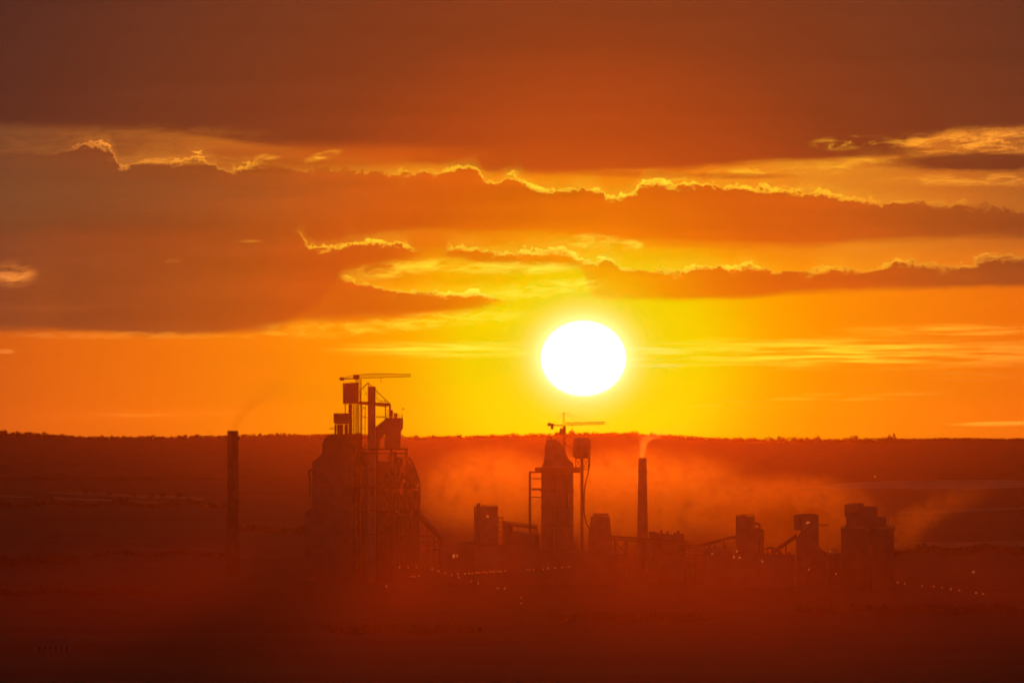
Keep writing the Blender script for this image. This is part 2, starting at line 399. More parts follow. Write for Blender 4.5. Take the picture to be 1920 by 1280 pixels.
# ------------------------------------------------------------------ builders
class MB:
    """collects boxes, beams, tubes and turned shapes for ONE mesh"""
    def __init__(self): self.v = []; self.f = []
    def add(self, vs_, fs_):
        n = len(self.v); self.v += [tuple(q) for q in vs_]; self.f += [tuple(i + n for i in f) for f in fs_]; return self
    def box(self, x0, x1, y0, y1, z0, z1):
        vs_ = [(x, y, z) for z in (z0, z1) for y in (y0, y1) for x in (x0, x1)]
        return self.add(vs_, [(0, 2, 3, 1), (4, 5, 7, 6), (0, 1, 5, 4), (2, 6, 7, 3), (0, 4, 6, 2), (1, 3, 7, 5)])
    def prism(self, poly, y0, y1):
        """poly = [(x, z)] going round"""
        n = len(poly)
        vs_ = [(x, y0, z) for x, z in poly] + [(x, y1, z) for x, z in poly]
        fs_ = [tuple(range(n)), tuple(range(2 * n - 1, n - 1, -1))]
        fs_ += [(i, i + n, (i + 1) % n + n, (i + 1) % n) for i in range(n)]
        return self.add(vs_, fs_)
    def tube(self, p, q, r, r2=None, n=8):
        p = Vector(p); q = Vector(q); d = (q - p)
        if d.length < 1e-6: return self
        a = d.normalized(); b = a.orthogonal().normalized(); c = a.cross(b); r2 = r if r2 is None else r2
        vs_ = []
        for o, rr_ in ((p, r), (q, r2)):
            for i in range(n):
                t = 2 * math.pi * (i + 0.5) / n
                vs_.append(o + (b * math.cos(t) + c * math.sin(t)) * rr_)
        fs_ = [(i, (i + 1) % n, (i + 1) % n + n, i + n) for i in range(n)] + [tuple(range(n - 1, -1, -1)), tuple(range(n, 2 * n))]
        return self.add(vs_, fs_)
    def bar(self, p, q, w): return self.tube(p, q, w * 0.7071, n=4)
    def path(self, pts, r, n=8):
        for a, b in zip(pts, pts[1:]): self.tube(a, b, r, n=n)
        return self
    def lathe(self, cx, cyy, prof, n=28):
        vs_ = []
        for r, z in prof:
            for i in range(n):
                t = 2 * math.pi * i / n; vs_.append((cx + r * math.cos(t), cyy + r * math.sin(t), z))
        fs_ = [(k * n + i, k * n + (i + 1) % n, (k + 1) * n + (i + 1) % n, (k + 1) * n + i) for k in range(len(prof) - 1) for i in range(n)]
        fs_ += [tuple(range(n - 1, -1, -1)), tuple((len(prof) - 1) * n + i for i in range(n))]
        return self.add(vs_, fs_)
    def truss(self, p, q, w, h, bays, t=0.25):
        """square lattice from p to q, w deep in y, h high (top chords at +h)"""
        p = Vector(p); q = Vector(q); d = q - p
        up = Vector((0, 0, 1)) if abs(d.normalized().z) < 0.8 else Vector((1, 0, 0))
        if abs(d.normalized().z) >= 0.8: up = Vector((1, 0, 0))
        s = Vector((0, 1, 0))
        cs = [s * (-w / 2), s * (w / 2), s * (w / 2) + up * h, s * (-w / 2) + up * h]
        for c in cs: self.bar(p + c, q + c, t)
        for i in range(bays):
            a = p + d * (i / bays); b = p + d * ((i + 1) / bays)
            for j in range(4):
                c0, c1 = cs[j], cs[(j + 1) % 4]
                if i % 2: c0, c1 = c1, c0
                self.bar(a + c0, b + c1, t * 0.6)
                self.bar(a + cs[j], a + cs[(j + 1) % 4], t * 0.6)
        return self
    def rail(self, x0, x1, y, z, h=1.1, step=2.0, t=0.1):
        for hh in (h, h * 0.5): self.bar((x0, y, z + hh), (x1, y, z + hh), t)
        n = max(1, int(abs(x1 - x0) / step))
        for i in range(n + 1):
            x = x0 + (x1 - x0) * i / n; self.bar((x, y, z), (x, y, z + h), t)
        return self

def tag(o, label, cat, group=None, kind=None):
    o["label"] = label; o["category"] = cat
    if group: o["group"] = group
    if kind: o["kind"] = kind
    return o
def thing(name, label, cat, loc, group=None):
    o = bpy.data.objects.new(name, None); COL.objects.link(o); o.location = loc; o.empty_display_size = 2
    return tag(o, label, cat, group)
def part(root, name, mb, mat, label=None, smooth_=False):
    base = Vector(root.location)
    if root.parent: base = base + Vector(root.parent.location)
    me = bpy.data.meshes.new(name); me.from_pydata([tuple(Vector(v) - base) for v in mb.v], [], mb.f); me.update()
    bm = bmesh.new(); bm.from_mesh(me); bmesh.ops.recalc_face_normals(bm, faces=bm.faces); bm.to_mesh(me); bm.free()
    me.materials.append(mat)
    if smooth_:
        for p_ in me.polygons: p_.use_smooth = len(p_.vertices) == 4
    o = bpy.data.objects.new(name, me); COL.objects.link(o); o.parent = root
    if label: o["label"] = label
    return o
def dup(root, loc, label=None):
    r = root.copy(); COL.objects.link(r); r.location = loc
    if label: r["label"] = label
    for ch in list(root.children):
        c = ch.copy(); COL.objects.link(c); c.parent = r
        for g in ch.children:
            q = g.copy(); COL.objects.link(q); q.parent = c
    return r
class At:
    """metres at depth D for places read off the photograph"""
    def __init__(self, D): self.D = D; self.s = K * D
    def x(self, px): return (px - 960) * self.s
    def z(self, py): return CAM_Z + (HOR - py) * self.s
    def poly(self, pts): return [(self.x(a), self.z(b)) for a, b in pts]
    def g(self, px): return float(ground_z(self.x(px), self.D))

M_conc = material("weathered_concrete", (0.22, 0.20, 0.18), 0.9, 0.3, 0.12)
M_conc2 = material("pale_concrete", (0.34, 0.31, 0.28), 0.9, 0.25, 0.1)
M_steel = material("dusty_steel", (0.16, 0.15, 0.15), 0.6, 0.3, 0.3, 0.3)
M_clad = material("corrugated_cladding", (0.20, 0.19, 0.19), 0.6, 0.25, 0.15, 0.2)
M_dark = material("dark_painted_steel", (0.08, 0.075, 0.075), 0.55, 0.3, 0.4, 0.3)
M_brick = material("sooty_brick", (0.16, 0.09, 0.07), 0.9, 0.35, 0.2)
M_roof = material("roof_sheet", (0.12, 0.115, 0.11), 0.7, 0.3, 0.1)
M_crane = material("crane_yellow_paint", (0.45, 0.27, 0.05), 0.5, 0.2, 0.2)
M_leaf = material("oak_leaves", (0.035, 0.05, 0.018), 0.85, 0.5, 0.15)
M_bark = material("bark", (0.06, 0.045, 0.035), 0.95, 0.3, 0.6)
M_straw = material("dry_straw", (0.52, 0.42, 0.24), 0.95, 0.3, 0.02)
M_stubble = material("stubble", (0.3, 0.24, 0.13), 0.95, 0.35, 0.01)
M_plaster = material("old_plaster", (0.36, 0.32, 0.27), 0.9, 0.2, 0.4)
M_glass = material("window_glass", (0.03, 0.03, 0.035), 0.15, 0.1, 1)
M_soil = material("dark_soil", (0.05, 0.04, 0.03), 0.95, 0.4, 0.05)
M_road = material("asphalt", (0.05, 0.05, 0.05), 0.9, 0.3, 0.05)

# ------------------------------------------------------------------ forest and fields
rng = np.random.default_rng(7)
def leaf_cloud(cx, cyy, cz, rx, rz, n, size, rng=rng, upright=False):
    """n leaf sprays on and in a lumpy crown"""
    lobes = rng.normal(0, 1, (4, 3)); lobes /= np.linalg.norm(lobes, axis=1)[:, None]; lobes[:, 2] = np.abs(lobes[:, 2]) * 0.8
    d = rng.normal(0, 1, (n, 3)); d /= np.linalg.norm(d, axis=1)[:, None]
    bump = 0.72 + 0.38 * np.max(np.clip(d @ lobes.T, 0, 1) ** 4, axis=1)
    rad = (rng.random(n) ** 0.35) * bump
    p = d * rad[:, None] * np.array([rx, rx, rz]) + np.array([cx, cyy, cz])
    u = rng.normal(0, 1, (n, 3)); u /= np.linalg.norm(u, axis=1)[:, None]
    w = np.cross(u, rng.normal(0, 1, (n, 3))); w /= np.linalg.norm(w, axis=1)[:, None]
    if upright:                                        # sprays turned near vertical so they catch little sky and stay dark
        u[:, 2] *= 0.15; u /= np.linalg.norm(u, axis=1)[:, None]
        w = w * 0.25 + np.array([0, 0, 1.0])
    s = size * (0.6 + 0.8 * rng.random(n))[:, None]
    return np.stack([p - u * s - w * s * 0.7, p + u * s - w * s * 0.5, p + u * s * 0.8 + w * s * 0.7, p - u * s * 0.9 + w * s * 0.6], axis=1)
def quads_object(name, q, mat):
    q = np.asarray(q, dtype=np.float32).reshape(-1, 3); n = len(q) // 4
    me = bpy.data.meshes.new(name)
    me.vertices.add(len(q)); me.vertices.foreach_set('co', q.ravel())
    me.loops.add(len(q)); me.loops.foreach_set('vertex_index', np.arange(len(q), dtype=np.int32))
    me.polygons.add(n); me.polygons.foreach_set('loop_start', np.arange(0, 4 * n, 4, dtype=np.int32))
    me.polygons.foreach_set('loop_total', np.full(n, 4, dtype=np.int32))
    me.update(); me.validate(); me.materials.append(mat)
    o = bpy.data.objects.new(name, me); COL.objects.link(o); return o
qs = []
for row, yy in enumerate((13900, 13960, 14010, 14060, 14110, 14160, 14220, 14280)):        # along the crest
    xx = -1500.0
    while xx < 1500:
        px = xx / (K * 14000) + 960
        clump = 0.5 + 0.5 * math.sin(px * 0.045 + 2 * math.sin(px * 0.013)) * math.sin(px * 0.021 + row)
        h = 5.0 + 6.5 * rng.random() + 6.0 * clump * (rng.random() ** 2) + (3.5 if rng.random() < 0.04 else 0)
        if px > 1700: h = 5.5 + 2.4 * rng.random()
        w = 3.6 + 5.5 * rng.random() ** 1.5
        gz_ = float(ground_z(xx, yy))
        qs.append(leaf_cloud(xx, yy + rng.uniform(-25, 25), gz_ + h * 0.5, w, h * 0.56, 100, 1.0, upright=True))
        xx += 5.5 + 8 * rng.random()
# the closed canopy down the slope
cxs = np.arange(-1500, 1501, 16.0); cys = np.arange(12260, 13880, 22.0)
mx_, my_ = np.meshgrid(cxs, cys)
mz_ = ground_z(mx_, my_) + 7.0 * np.clip((my_ - 12240) / 60, 0, 1) + rng.uniform(-1.3, 1.3, mx_.shape)
g3 = np.stack([mx_ + rng.uniform(-4, 4, mx_.shape), my_, mz_], axis=2)
qs.append(np.stack([g3[:-1, :-1], g3[:-1, 1:], g3[1:, 1:], g3[1:, :-1]], axis=2).reshape(-1, 4, 3))
wood = quads_object("forest", np.concatenate(qs), M_leaf)
tag(wood, "dark wood covering the long hill along the horizon", "forest", kind="stuff")

HIT_D = np.arange(3500, 14100, 5.0)
def hit_ground(px, py, above=0.0):
    """distance at which the line of sight through a photograph pixel meets the land (or the level above it)"""
    z = CAM_Z + (HOR - py) * K * HIT_D
    low = np.nonzero(z <= ground_z((px - 960) * K * HIT_D, HIT_D) + above)[0]
    return float(HIT_D[low[0]]) if len(low) else 14000.0
def sheet(name, outline, mat, kind="structure", lift=0.35, n=26):
    """a field lying on the land: outline = (px, py top, py bottom) read along it; both edges found on the ground"""
    hit = lambda px, py: hit_ground(px, py, lift)
    va = []
    for px, a, b in outline:
        da, db = hit(px, a), hit(px, b)
        for i in range(5):
            d = db + (da - db) * i / 4; x = (px - 960) * K * d
            va.append((x, d, float(ground_z(x, d)) + lift))
    fa = [(k * 5 + i, (k + 1) * 5 + i, (k + 1) * 5 + i + 1, k * 5 + i + 1) for k in range(len(outline) - 1) for i in range(4)]
    o = link_mesh(name, va, fa, mat); o["kind"] = kind; return o
def dense(pts, step=22):
    out = []
    for (a, b, c), (d, e, f) in zip(pts, pts[1:]):
        n = max(1, int(abs(d - a) / step))
        for i in range(n): t = i / n; out.append((a + (d - a) * t, b + (e - b) * t + math.sin(a * .3 + i) * .6, c + (f - c) * t + math.sin(a * .17 + i * 1.7) * .6))
    out.append(pts[-1]); return out
sheet("field", dense([(1490, 914, 915.5), (1560, 908, 916), (1640, 902, 916), (1760, 899, 917), (1830, 899, 918), (1930, 901, 912)]), M_straw)
sheet("field", dense([(92, 922, 925), (180, 924, 930), (260, 927, 933), (340, 930, 935), (382, 933, 938)]), M_stubble)
sheet("field", dense([(100, 932, 936), (200, 936, 940), (300, 941, 945), (376, 943, 947)]), M_stubble)
sheet("field", dense([(0, 929, 932), (60, 930, 933)]), M_stubble)
sheet("field", dense([(1690, 960, 964), (1800, 955, 961), (1930, 950, 956)]), M_stubble)
sheet("field", dense([(1660, 1018, 1026), (1780, 1016, 1026), (1930, 1014, 1024)]), M_stubble)

sheet("track", dense([(190, 1048, 1049.6), (240, 1040, 1041.6), (300, 1034, 1035.4), (360, 1030, 1031.2)]), M_soil)
sheet("road", dense([(1560, 1110, 1112), (1690, 1116, 1118.4), (1860, 1130, 1133), (1950, 1138, 1141.4)]), M_road)
# hedges and the treeline in the middle distance
qs = []
for x0, x1, py, h in ((1665, 1960, 1040, 9), (-30, 150, 1062, 10), (430, 590, 1000, 8), (-30, 420, 950, 6), (-30, 290, 1116, 5), (180, 420, 1042, 4), (1500, 1960, 1150, 5), (620, 900, 1186, 4), (1040, 1330, 1165, 5)):
    for px in np.arange(x0, x1, 3.2):
        D = hit_ground(px, py + 3 * math.sin(px * 0.05)); a = At(D)
        hh = h * (0.55 + 0.6 * rng.random())
        qs.append(leaf_cloud(a.x(px), D + rng.uniform(-15, 15), a.g(px) + hh * 0.5, 2.2 + 2.2 * rng.random(), hh * 0.55, 34, 0.9))
hedge = quads_object("treeline", np.concatenate(qs), M_leaf)
tag(hedge, "dark hedges and tree belts across the valley floor", "hedge", kind="stuff")

def tree(px, py, h, w, label, group):
    D = hit_ground(px, py); a = At(D); x = a.x(px); g = a.g(px)
    r = thing("tree", label, "tree", (x, D, g), group)
    part(r, "trunk", MB().tube((x, D, g - 0.3), (x, D, g + h * 0.5), 0.35, 0.15, 6), M_bark)
    q = leaf_cloud(0, 0, h * 0.6, w, h * 0.42, 160, 0.75)
    o = quads_object("crown", q, M_leaf); o.parent = r
    return r
for i, (px, py, h, w) in enumerate([(124, 927, 9, 5), (157, 928, 7, 4), (176, 929, 8, 7), (205, 931, 5, 3.5), (251, 934, 7, 4), (283, 939, 9, 6), (303, 934, 6, 3.5), (332, 935, 7, 4), (352, 948, 9, 5), (228, 946, 10, 9)]):
    nm = ["first", "second", "third", "fourth", "fifth", "sixth", "seventh", "eighth", "ninth", "tenth"][i]
    order = sorted([124, 157, 176, 205, 251, 283, 303, 332, 352, 228]).index(px)
    nm = ["first", "second", "third", "fourth", "fifth", "sixth", "seventh", "eighth", "ninth", "tenth"][order]
    tree(px, py, h, w, f"dark bushy tree beside the pale strips left of the brick chimney, {nm} from the left", "trees by the pale field strips")

# ------------------------------------------------------------------ works
def block(name, label, cat, D, poly, depth, mat, roof=None, group=None, yoff=0.0):
    """a plain works building: its outline from the side, depth metres thick; returns the thing"""
    a = At(D); xs_ = [p[0] for p in poly]; xm = (min(xs_) + max(xs_)) / 2
    g = a.g(xm)
    r = thing(name, label, cat, (a.x(xm), D, g), group)
    part(r, "wall", MB().prism(a.poly(poly), D - depth / 2 + yoff, D + depth / 2 + yoff), mat)
    return r, a
def base_py(D, px): return HOR + (CAM_Z - At(D).g(px) + 0.5) / (K * D)

# --- brick chimney on the left
def chimney(px, top, w0, w1, D, mat, label, ring, rods):
    a = At(D); x = a.x(px); g = a.g(px); zt = a.z(top)
    r = thing("chimney", label, "chimney", (x, D, g))
    r0, r1 = w0 * a.s / 2, w1 * a.s / 2
    prof = [(r0 * 1.08, g - 1), (r0, g + 6), (r1 + 0.15, zt - 2.2), (r1 * 1.06, zt - 2.0), (r1 * 1.06, zt - 0.4), (r1, zt - 0.3), (r1, zt), (r1 * 0.72, zt), (r1 * 0.7, zt - 6)]
    part(r, "shaft", MB().lathe(x, D, prof, 32), mat, smooth_=True)
    for py, wr in ring:
        z = a.z(py); rr_ = r1 + wr
        m = MB().lathe(x, D, [(r1 * 0.98, z - 0.25), (rr_, z - 0.1), (rr_, z + 0.1), (r1 * 0.98, z + 0.1)], 32)
        for k in range(18):
            t = 2 * math.pi * k / 18
            p = (x + rr_ * 0.97 * math.cos(t), D + rr_ * 0.97 * math.sin(t))
            q = (x + rr_ * 0.97 * math.cos(t + 2 * math.pi / 18), D + rr_ * 0.97 * math.sin(t + 2 * math.pi / 18))
            m.bar((*p, z), (*p, z + 1.2), 0.1); m.bar((*p, z + 1.15), (*q, z + 1.15), 0.08)
            m.bar((*p, z - 0.2), (x + r1 * math.cos(t), D + r1 * math.sin(t), z - 1.6), 0.1)
        part(r, "platform", m, M_dark)
    for dx_, h in rods:
        part(r, "lightning_rod", MB().tube((x + dx_ * r1, D, zt - 1), (x + dx_ * r1, D, zt + h), 0.12, 0.06, 5), M_dark)
    lad = MB()
    for s in (-0.25, 0.25): lad.bar((x + s, D - r1 - 0.75, g + 3), (x + s, D - r1 - 0.3, zt), 0.07)
    z = g + 4
    while z < zt - 1:
        lad.bar((x - 0.25, D - r1 - 0.74 + 0.45 * (z - g) / (zt - g), z), (x + 0.25, D - r1 - 0.74 + 0.45 * (z - g) / (zt - g), z), 0.05); z += 1.2
    part(r, "ladder", lad, M_dark)
    return r
chimney(436, 807.5, 25, 19.5, 6900, M_brick, "tall dark brick chimney standing alone left of the works, two lightning rods on its rim", [(823, 1.3)], [(-0.75, 3.2), (0.8, 3.2)])
chimney(1205, 858, 22, 14.5, 7000, M_conc, "smoking concrete chimney between the tall dusty tower and the long crane's right end", [(884, 1.0)], [])

# --- mill building with sloped shoulders, left of the main tower
a = At(6530)
r = thing("mill_building", "dark windowless mill building with stepped and sloped shoulders beside the tallest tower", "building", (a.x(630), 6530, 0))
part(r, "upper_block", MB().prism(a.poly([(604.5, 890), (604.5, 831), (609, 823), (616, 816), (623, 813), (679, 812), (679, 890)]), 6516, 6544), M_conc)
part(r, "lower_block", MB().prism(a.poly([(586, 1092), (586, 864.5), (592, 862), (599, 855), (604, 850), (612, 849), (681, 848), (681, 1092)]), 6511, 6515.6), M_clad)
part(r, "rear_block", MB().prism(a.poly([(586.5, 1092), (586.5, 866), (679.5, 866), (679.5, 1092)]), 6515.7, 6550), M_clad)
part(r, "annex", MB().prism(a.poly([(572, 1092), (572, 962), (576, 957), (585.8, 953), (585.8, 1092)]), 6512, 6545), M_conc)
part(r, "duct", MB().path([(a.x(582), 6510, a.z(930)), (a.x(582), 6510, a.z(895)), (a.x(579), 6510, a.z(884)), (a.x(586.3), 6510, a.z(878))], 0.8), M_steel)
part(r, "roof_vent", MB().lathe(a.x(640), 6530, [(1.2, a.z(812.2)), (1.2, a.z(808)), (1.9, a.z(807)), (0.3, a.z(804.5))], 14), M_steel)

# --- lift tower with a box on top
a = At(6505)
r = thing("lift_tower", "slim lift shaft carrying a big windowless box just under the left crane", "tower", (a.x(657), 6505, 0))
part(r, "machine_house", MB().prism(a.poly([(643, 757), (643, 718.5), (660, 717.3), (672.3, 717), (672.3, 757)]), 6498, 6510), M_clad)
part(r, "shaft", MB().box(a.x(653.2), a.x(660), 6501, 6507, 0, a.z(757.2)), M_conc)
for px in (647.2, 663.5, 671.5):
    part(r, "post", MB().bar((a.x(px), 6499, a.z(757.2)), (a.x(px), 6499, a.z(812 if px > 650 else 776)), 0.42 if px < 650 else 0.55), M_dark)
m = MB()
for i, py in enumerate((765, 773, 781, 789, 797, 805)):
    m.bar((a.x(660), 6499, a.z(py)), (a.x(671.5), 6499, a.z(py)), 0.3)
    m.bar((a.x(660 if i % 2 else 671.5), 6499, a.z(py)), (a.x(671.5 if i % 2 else 660), 6499, a.z(py + 8)), 0.22)
part(r, "bracing", m, M_dark)
part(r, "railing", MB().rail(a.x(660.2), a.x(676), 6499.4, a.z(757.3), 1.2, 1.6, 0.12), M_dark)

# --- lower bin on legs
a = At(6503)
r = thing("storage_bin", "squat steel bin on short legs left of the lift shaft", "bin", (a.x(639), 6503, a.z(812)))
part(r, "bin_body", MB().prism(a.poly([(625.3, 792), (625.3, 774.6), (652.9, 774.6), (652.9, 795), (629, 795), (627, 793)]), 6496, 6510), M_clad)
for px, w in ((628.6, 0.9), (635.5, 2.0), (641, 1.2), (648.5, 1.6), (651, 0.7)):
    part(r, "leg", MB().bar((a.x(px), 6502, a.z(795.2)), (a.x(px), 6502, a.z(815)), w), M_dark)
m = MB()
for x0, x1 in ((628.6, 635.5), (641, 648.5)):
    m.bar((a.x(x0), 6501, a.z(796)), (a.x(x1), 6501, a.z(804)), 0.3); m.bar((a.x(x1), 6501, a.z(796)), (a.x(x0), 6501, a.z(804)), 0.3)
    m.bar((a.x(x0), 6501, a.z(804.3)), (a.x(x1), 6501, a.z(813)), 0.3)
part(r, "bracing", m, M_dark)
part(r, "platform", MB().box(a.x(618), a.x(650), 6497, 6509, a.z(804.6), a.z(803.4)).rail(a.x(618), a.x(627), 6497, a.z(803.4), 1.1, 1.0), M_dark)

# --- cranes
def crane(name, label, D, mast, mast_top, mast_bot, unit, jib, counter, ballast, trolley, apex, flat):
    """all places as photograph pixels at depth D"""
    a = At(D)
    r = thing(name, label, "crane", (a.x(sum(mast) / 2), D, a.z(mast_bot)), "tower cranes over the works")
    w = abs(a.x(mast[1]) - a.x(mast[0])); xl = a.x(mast[0]) + 0.0
    n = int((a.z(mast_top) - a.z(mast_bot)) / (w * 0.9)) + 1
    part(r, "mast", MB().truss((xl, D, a.z(mast_bot)), (xl, D, a.z(mast_top)), w, w, n, 0.42), M_crane)
    part(r, "slewing_unit", MB().prism(a.poly(unit), D - 1.5, D + 1.5), M_crane)
    (x0, b0, t0), (x1, b1, t1) = jib
    m = MB(); N = 26
    P = lambda t, lo: (a.x(x0 + (x1 - x0) * t), a.z((b0 + (b1 - b0) * t) if lo else (t0 + (t1 - t0) * t - (flat * math.sin(math.pi * min(1, t * 1.3)) if flat else 0))))
    for i in range(N):
        t, u = i / N, (i + 1) / N
        for sy in (-0.7, 0.7):
            m.bar((P(t, 1)[0], D + sy, P(t, 1)[1]), (P(u, 1)[0], D + sy, P(u, 1)[1]), 0.26)
            m.bar((P(t, 1)[0], D + sy, P(t, 1)[1]), (P((t + u) / 2, 0)[0], D, P((t + u) / 2, 0)[1]), 0.16)
            m.bar((P(u, 1)[0], D + sy, P(u, 1)[1]), (P((t + u) / 2, 0)[0], D, P((t + u) / 2, 0)[1]), 0.16)
        m.bar((P(t, 0)[0], D, P(t, 0)[1]), (P(u, 0)[0], D, P(u, 0)[1]), 0.3)
        m.bar((P(t, 1)[0], D - 0.7, P(t, 1)[1]), (P(t, 1)[0], D + 0.7, P(t, 1)[1]), 0.12)
    part(r, "jib", m, M_crane)
    cx0, cx1, cyy = counter
    m = MB()
    for sy in (-0.8, 0.8): m.bar((a.x(cx0), D + sy, a.z(cyy)), (a.x(cx1), D + sy, a.z(cyy)), 0.5)
    m.rail(a.x(cx0), a.x(cx1), D - 0.8, a.z(cyy), 1.0, 2.0, 0.09)
    part(r, "counter_jib", m, M_crane)
    for bx0, bx1, by0, by1 in ballast:
        part(r, "counterweight", MB().box(a.x(bx0), a.x(bx1), D - 0.75, D + 0.75, a.z(by1), a.z(by0)), M_conc)
    tx_, ty_, hy = trolley
    part(r, "trolley", MB().box(a.x(tx_ - 2.2), a.x(tx_ + 2.2), D - 0.9, D + 0.9, a.z(ty_ + 0.6), a.z(ty_ - 0.9)), M_dark)
    h = part(r, "hook_block", MB().lathe(a.x(tx_), D, [(0.1, a.z(hy + 1.4)), (0.42, a.z(hy + 0.8)), (0.45, a.z(hy - 0.6)), (0.15, a.z(hy - 1.2))], 10), M_dark)
    part(r, "hoist_rope", MB().tube((a.x(tx_ - 0.3), D, a.z(ty_)), (a.x(tx_ - 0.2), D, a.z(hy - 1)), 0.06, n=4).tube((a.x(tx_ + 0.3), D, a.z(ty_)), (a.x(tx_ + 0.2), D, a.z(hy - 1)), 0.06, n=4), M_dark)
    if apex:
        ax_, ay_, ab_ = apex
        m = MB()
        for s1, s2 in ((-1, -1), (-1, 1), (1, -1), (1, 1)):
            m.bar((a.x(ax_) + s1 * 0.9, D + s2 * 0.8, a.z(ab_)), (a.x(ax_) + s1 * 0.2, D + s2 * 0.2, a.z(ay_)), 0.22)
        for k in range(7):
            t = k / 7; zz = a.z(ab_) + (a.z(ay_) - a.z(ab_)) * t; ww = 0.9 - 0.7 * t; w2 = 0.9 - 0.7 * (k + 1) / 7; z2 = a.z(ab_) + (a.z(ay_) - a.z(ab_)) * (k + 1) / 7
            for s in (-1, 1): m.bar((a.x(ax_) - ww, D + s * ww * 0.88, zz), (a.x(ax_) + w2, D + s * w2 * 0.88, z2), 0.13)
        m.box(a.x(ax_) - 0.3, a.x(ax_) + 0.3, D - 0.3, D + 0.3, a.z(ay_ + 2.2), a.z(ay_ - 0.5))
        part(r, "apex_mast", m, M_crane)
        m = MB()
        for tx2, ty2 in ((1108, 790.6), (1082, 791.6), (1034, 797)):
            m.tube((a.x(ax_), D, a.z(ay_)), (a.x(tx2), D, a.z(ty2)), 0.09, n=4)
        part(r, "tie_rope", m, M_dark)
    else:
        part(r, "tie_rope", MB().tube((a.x(661.6), D, a.z(703)), (a.x(645), D, a.z(707.8)), 0.12, n=4).tube((a.x(661.6), D, a.z(702.6)), (a.x(652), D, a.z(707)), 0.1, n=4), M_dark)
    return r
crane("tower_crane", "flat-topped tower crane on the tallest tower, its jib the highest thing in sight", 6512, (667.2, 676.6), 711, 1088,
      [(661.6, 711), (661.6, 703.2), (664.5, 702), (673.8, 702), (673.8, 711), (671.4, 711.6), (669, 711.6)], ((673.8, 709, 702.3), (770, 706.0, 701.4)), (640, 661.6, 710.0),
      [(637.0, 644.9, 707.0, 713.4), (635.4, 637.0, 708.8, 711.4)], (714, 708.4, 714.6), None, 1.6)
crane("tower_crane", "small tower crane with a pointed apex mast, low over the ridge below the sun", 6820, (1055.3, 1060.0), 812, 1040,
      [(1049.2, 814), (1049.2, 803), (1055, 802.6), (1055.6, 798), (1061, 798), (1061, 814)], ((1061, 797.2, 792.4), (1135, 795.2, 791.0)), (1026, 1055.6, 797.8),
      [(1027.4, 1033, 792.4, 797.2), (1033.2, 1038.6, 794, 797.2), (1032.6, 1038, 798.3, 804.6)], (1073.5, 796.8, 804.4), (1057.2, 773, 798), 0)

# --- square stack in front of the gantry
a = At(6490)
r = thing("square_stack", "tall plain square stack rising in front of the triangular gantry", "stack", (a.x(696.5), 6490, 0))
part(r, "shaft", MB().box(a.x(689.4), a.x(703.8), 6487, 6492.5, -0.5, a.z(724.4)), M_conc2)
part(r, "platform", MB().box(a.x(684.2), a.x(689.3), 6487, 6491, a.z(739.0), a.z(738.2)).rail(a.x(684.2), a.x(686.0), 6487, a.z(738.2), 1.5, 0.7), M_dark)
part(r, "platform", MB().box(a.x(703.9), a.x(708.6), 6487, 6491, a.z(739.0), a.z(738.2)), M_dark)
for px in (690.8, 702.4): part(r, "pipe", MB().bar((a.x(px), 6486.7, 0), (a.x(px), 6486.7, a.z(726)), 0.35), M_steel)

# --- triangular gantry between lift tower and feed bin
a = At(6500)
r = thing("hoist_gantry", "triangular steel gantry with a sloping beam behind the square stack", "gantry", (a.x(700), 6500, a.z(760)))
for sy in (-1.6, 1.6):
    part(r, "strut", MB().bar((a.x(689.6), 6500 + sy, a.z(717.6)), (a.x(672.5), 6500 + sy, a.z(735.2)), 0.42), M_dark)
    part(r, "strut", MB().bar((a.x(689.6), 6500 + sy, a.z(717.6)), (a.x(731.5), 6500 + sy, a.z(758)), 0.42), M_dark)
part(r, "hanger", MB().bar((a.x(690), 6500, a.z(718)), (a.x(690.2), 6500, a.z(754)), 0.4), M_dark)
part(r, "hanger", MB().bar((a.x(722.6), 6500, a.z(750)), (a.x(722.6), 6500, a.z(758)), 0.35), M_dark)
part(r, "beam", MB().truss((a.x(672.6), 6500, a.z(757.2)), (a.x(731.6), 6500, a.z(760.8)), 3, 1.5, 22, 0.55).box(a.x(672.6), a.x(690), 6498.6, 6501.4, a.z(756.8), a.z(752.8)), M_dark)
m = MB()
for (x0, y0), (x1, y1) in (((705, 744), (709, 749)), ((709, 749), (713, 753)), ((713, 753), (716, 751)), ((716, 751), (722, 751.6)), ((705, 760.4), (724, 762)), ((715, 752), (717, 757))):
    m.bar((a.x(x0), 6500.5, a.z(y0)), (a.x(x1), 6500.5, a.z(y1)), 0.26)
part(r, "bracing", m, M_dark)
part(r, "post", MB().bar((a.x(722.6), 6500, a.z(760.6)), (a.x(722.6), 6500, a.z(787)), 0.55), M_dark)
part(r, "post", MB().bar((a.x(675.2), 6500, a.z(736)), (a.x(675.2), 6500, a.z(757)), 0.35), M_dark)

# --- stair scaffold
a = At(6508)
r = thing("stair_tower", "thin open scaffold of posts and landings between crane mast and square stack", "scaffold", (a.x(681), 6508, 0))
for px, top in ((678.2, 757), (684.4, 762)):
    for yy in (6506, 6509.5):
        part(r, "post", MB().bar((a.x(px), yy, 0), (a.x(px), yy, a.z(top)), 0.3), M_dark)
for k, py in enumerate((766, 782.3, 803.4, 822, 843)):
    part(r, "landing", MB().box(a.x(677), a.x(685.2), 6505.8, 6509.8, a.z(py + 0.5), a.z(py - 0.3)).rail(a.x(677), a.x(685.2), 6505.8, a.z(py - 0.3), 1.1, 1.1, 0.1), M_dark)

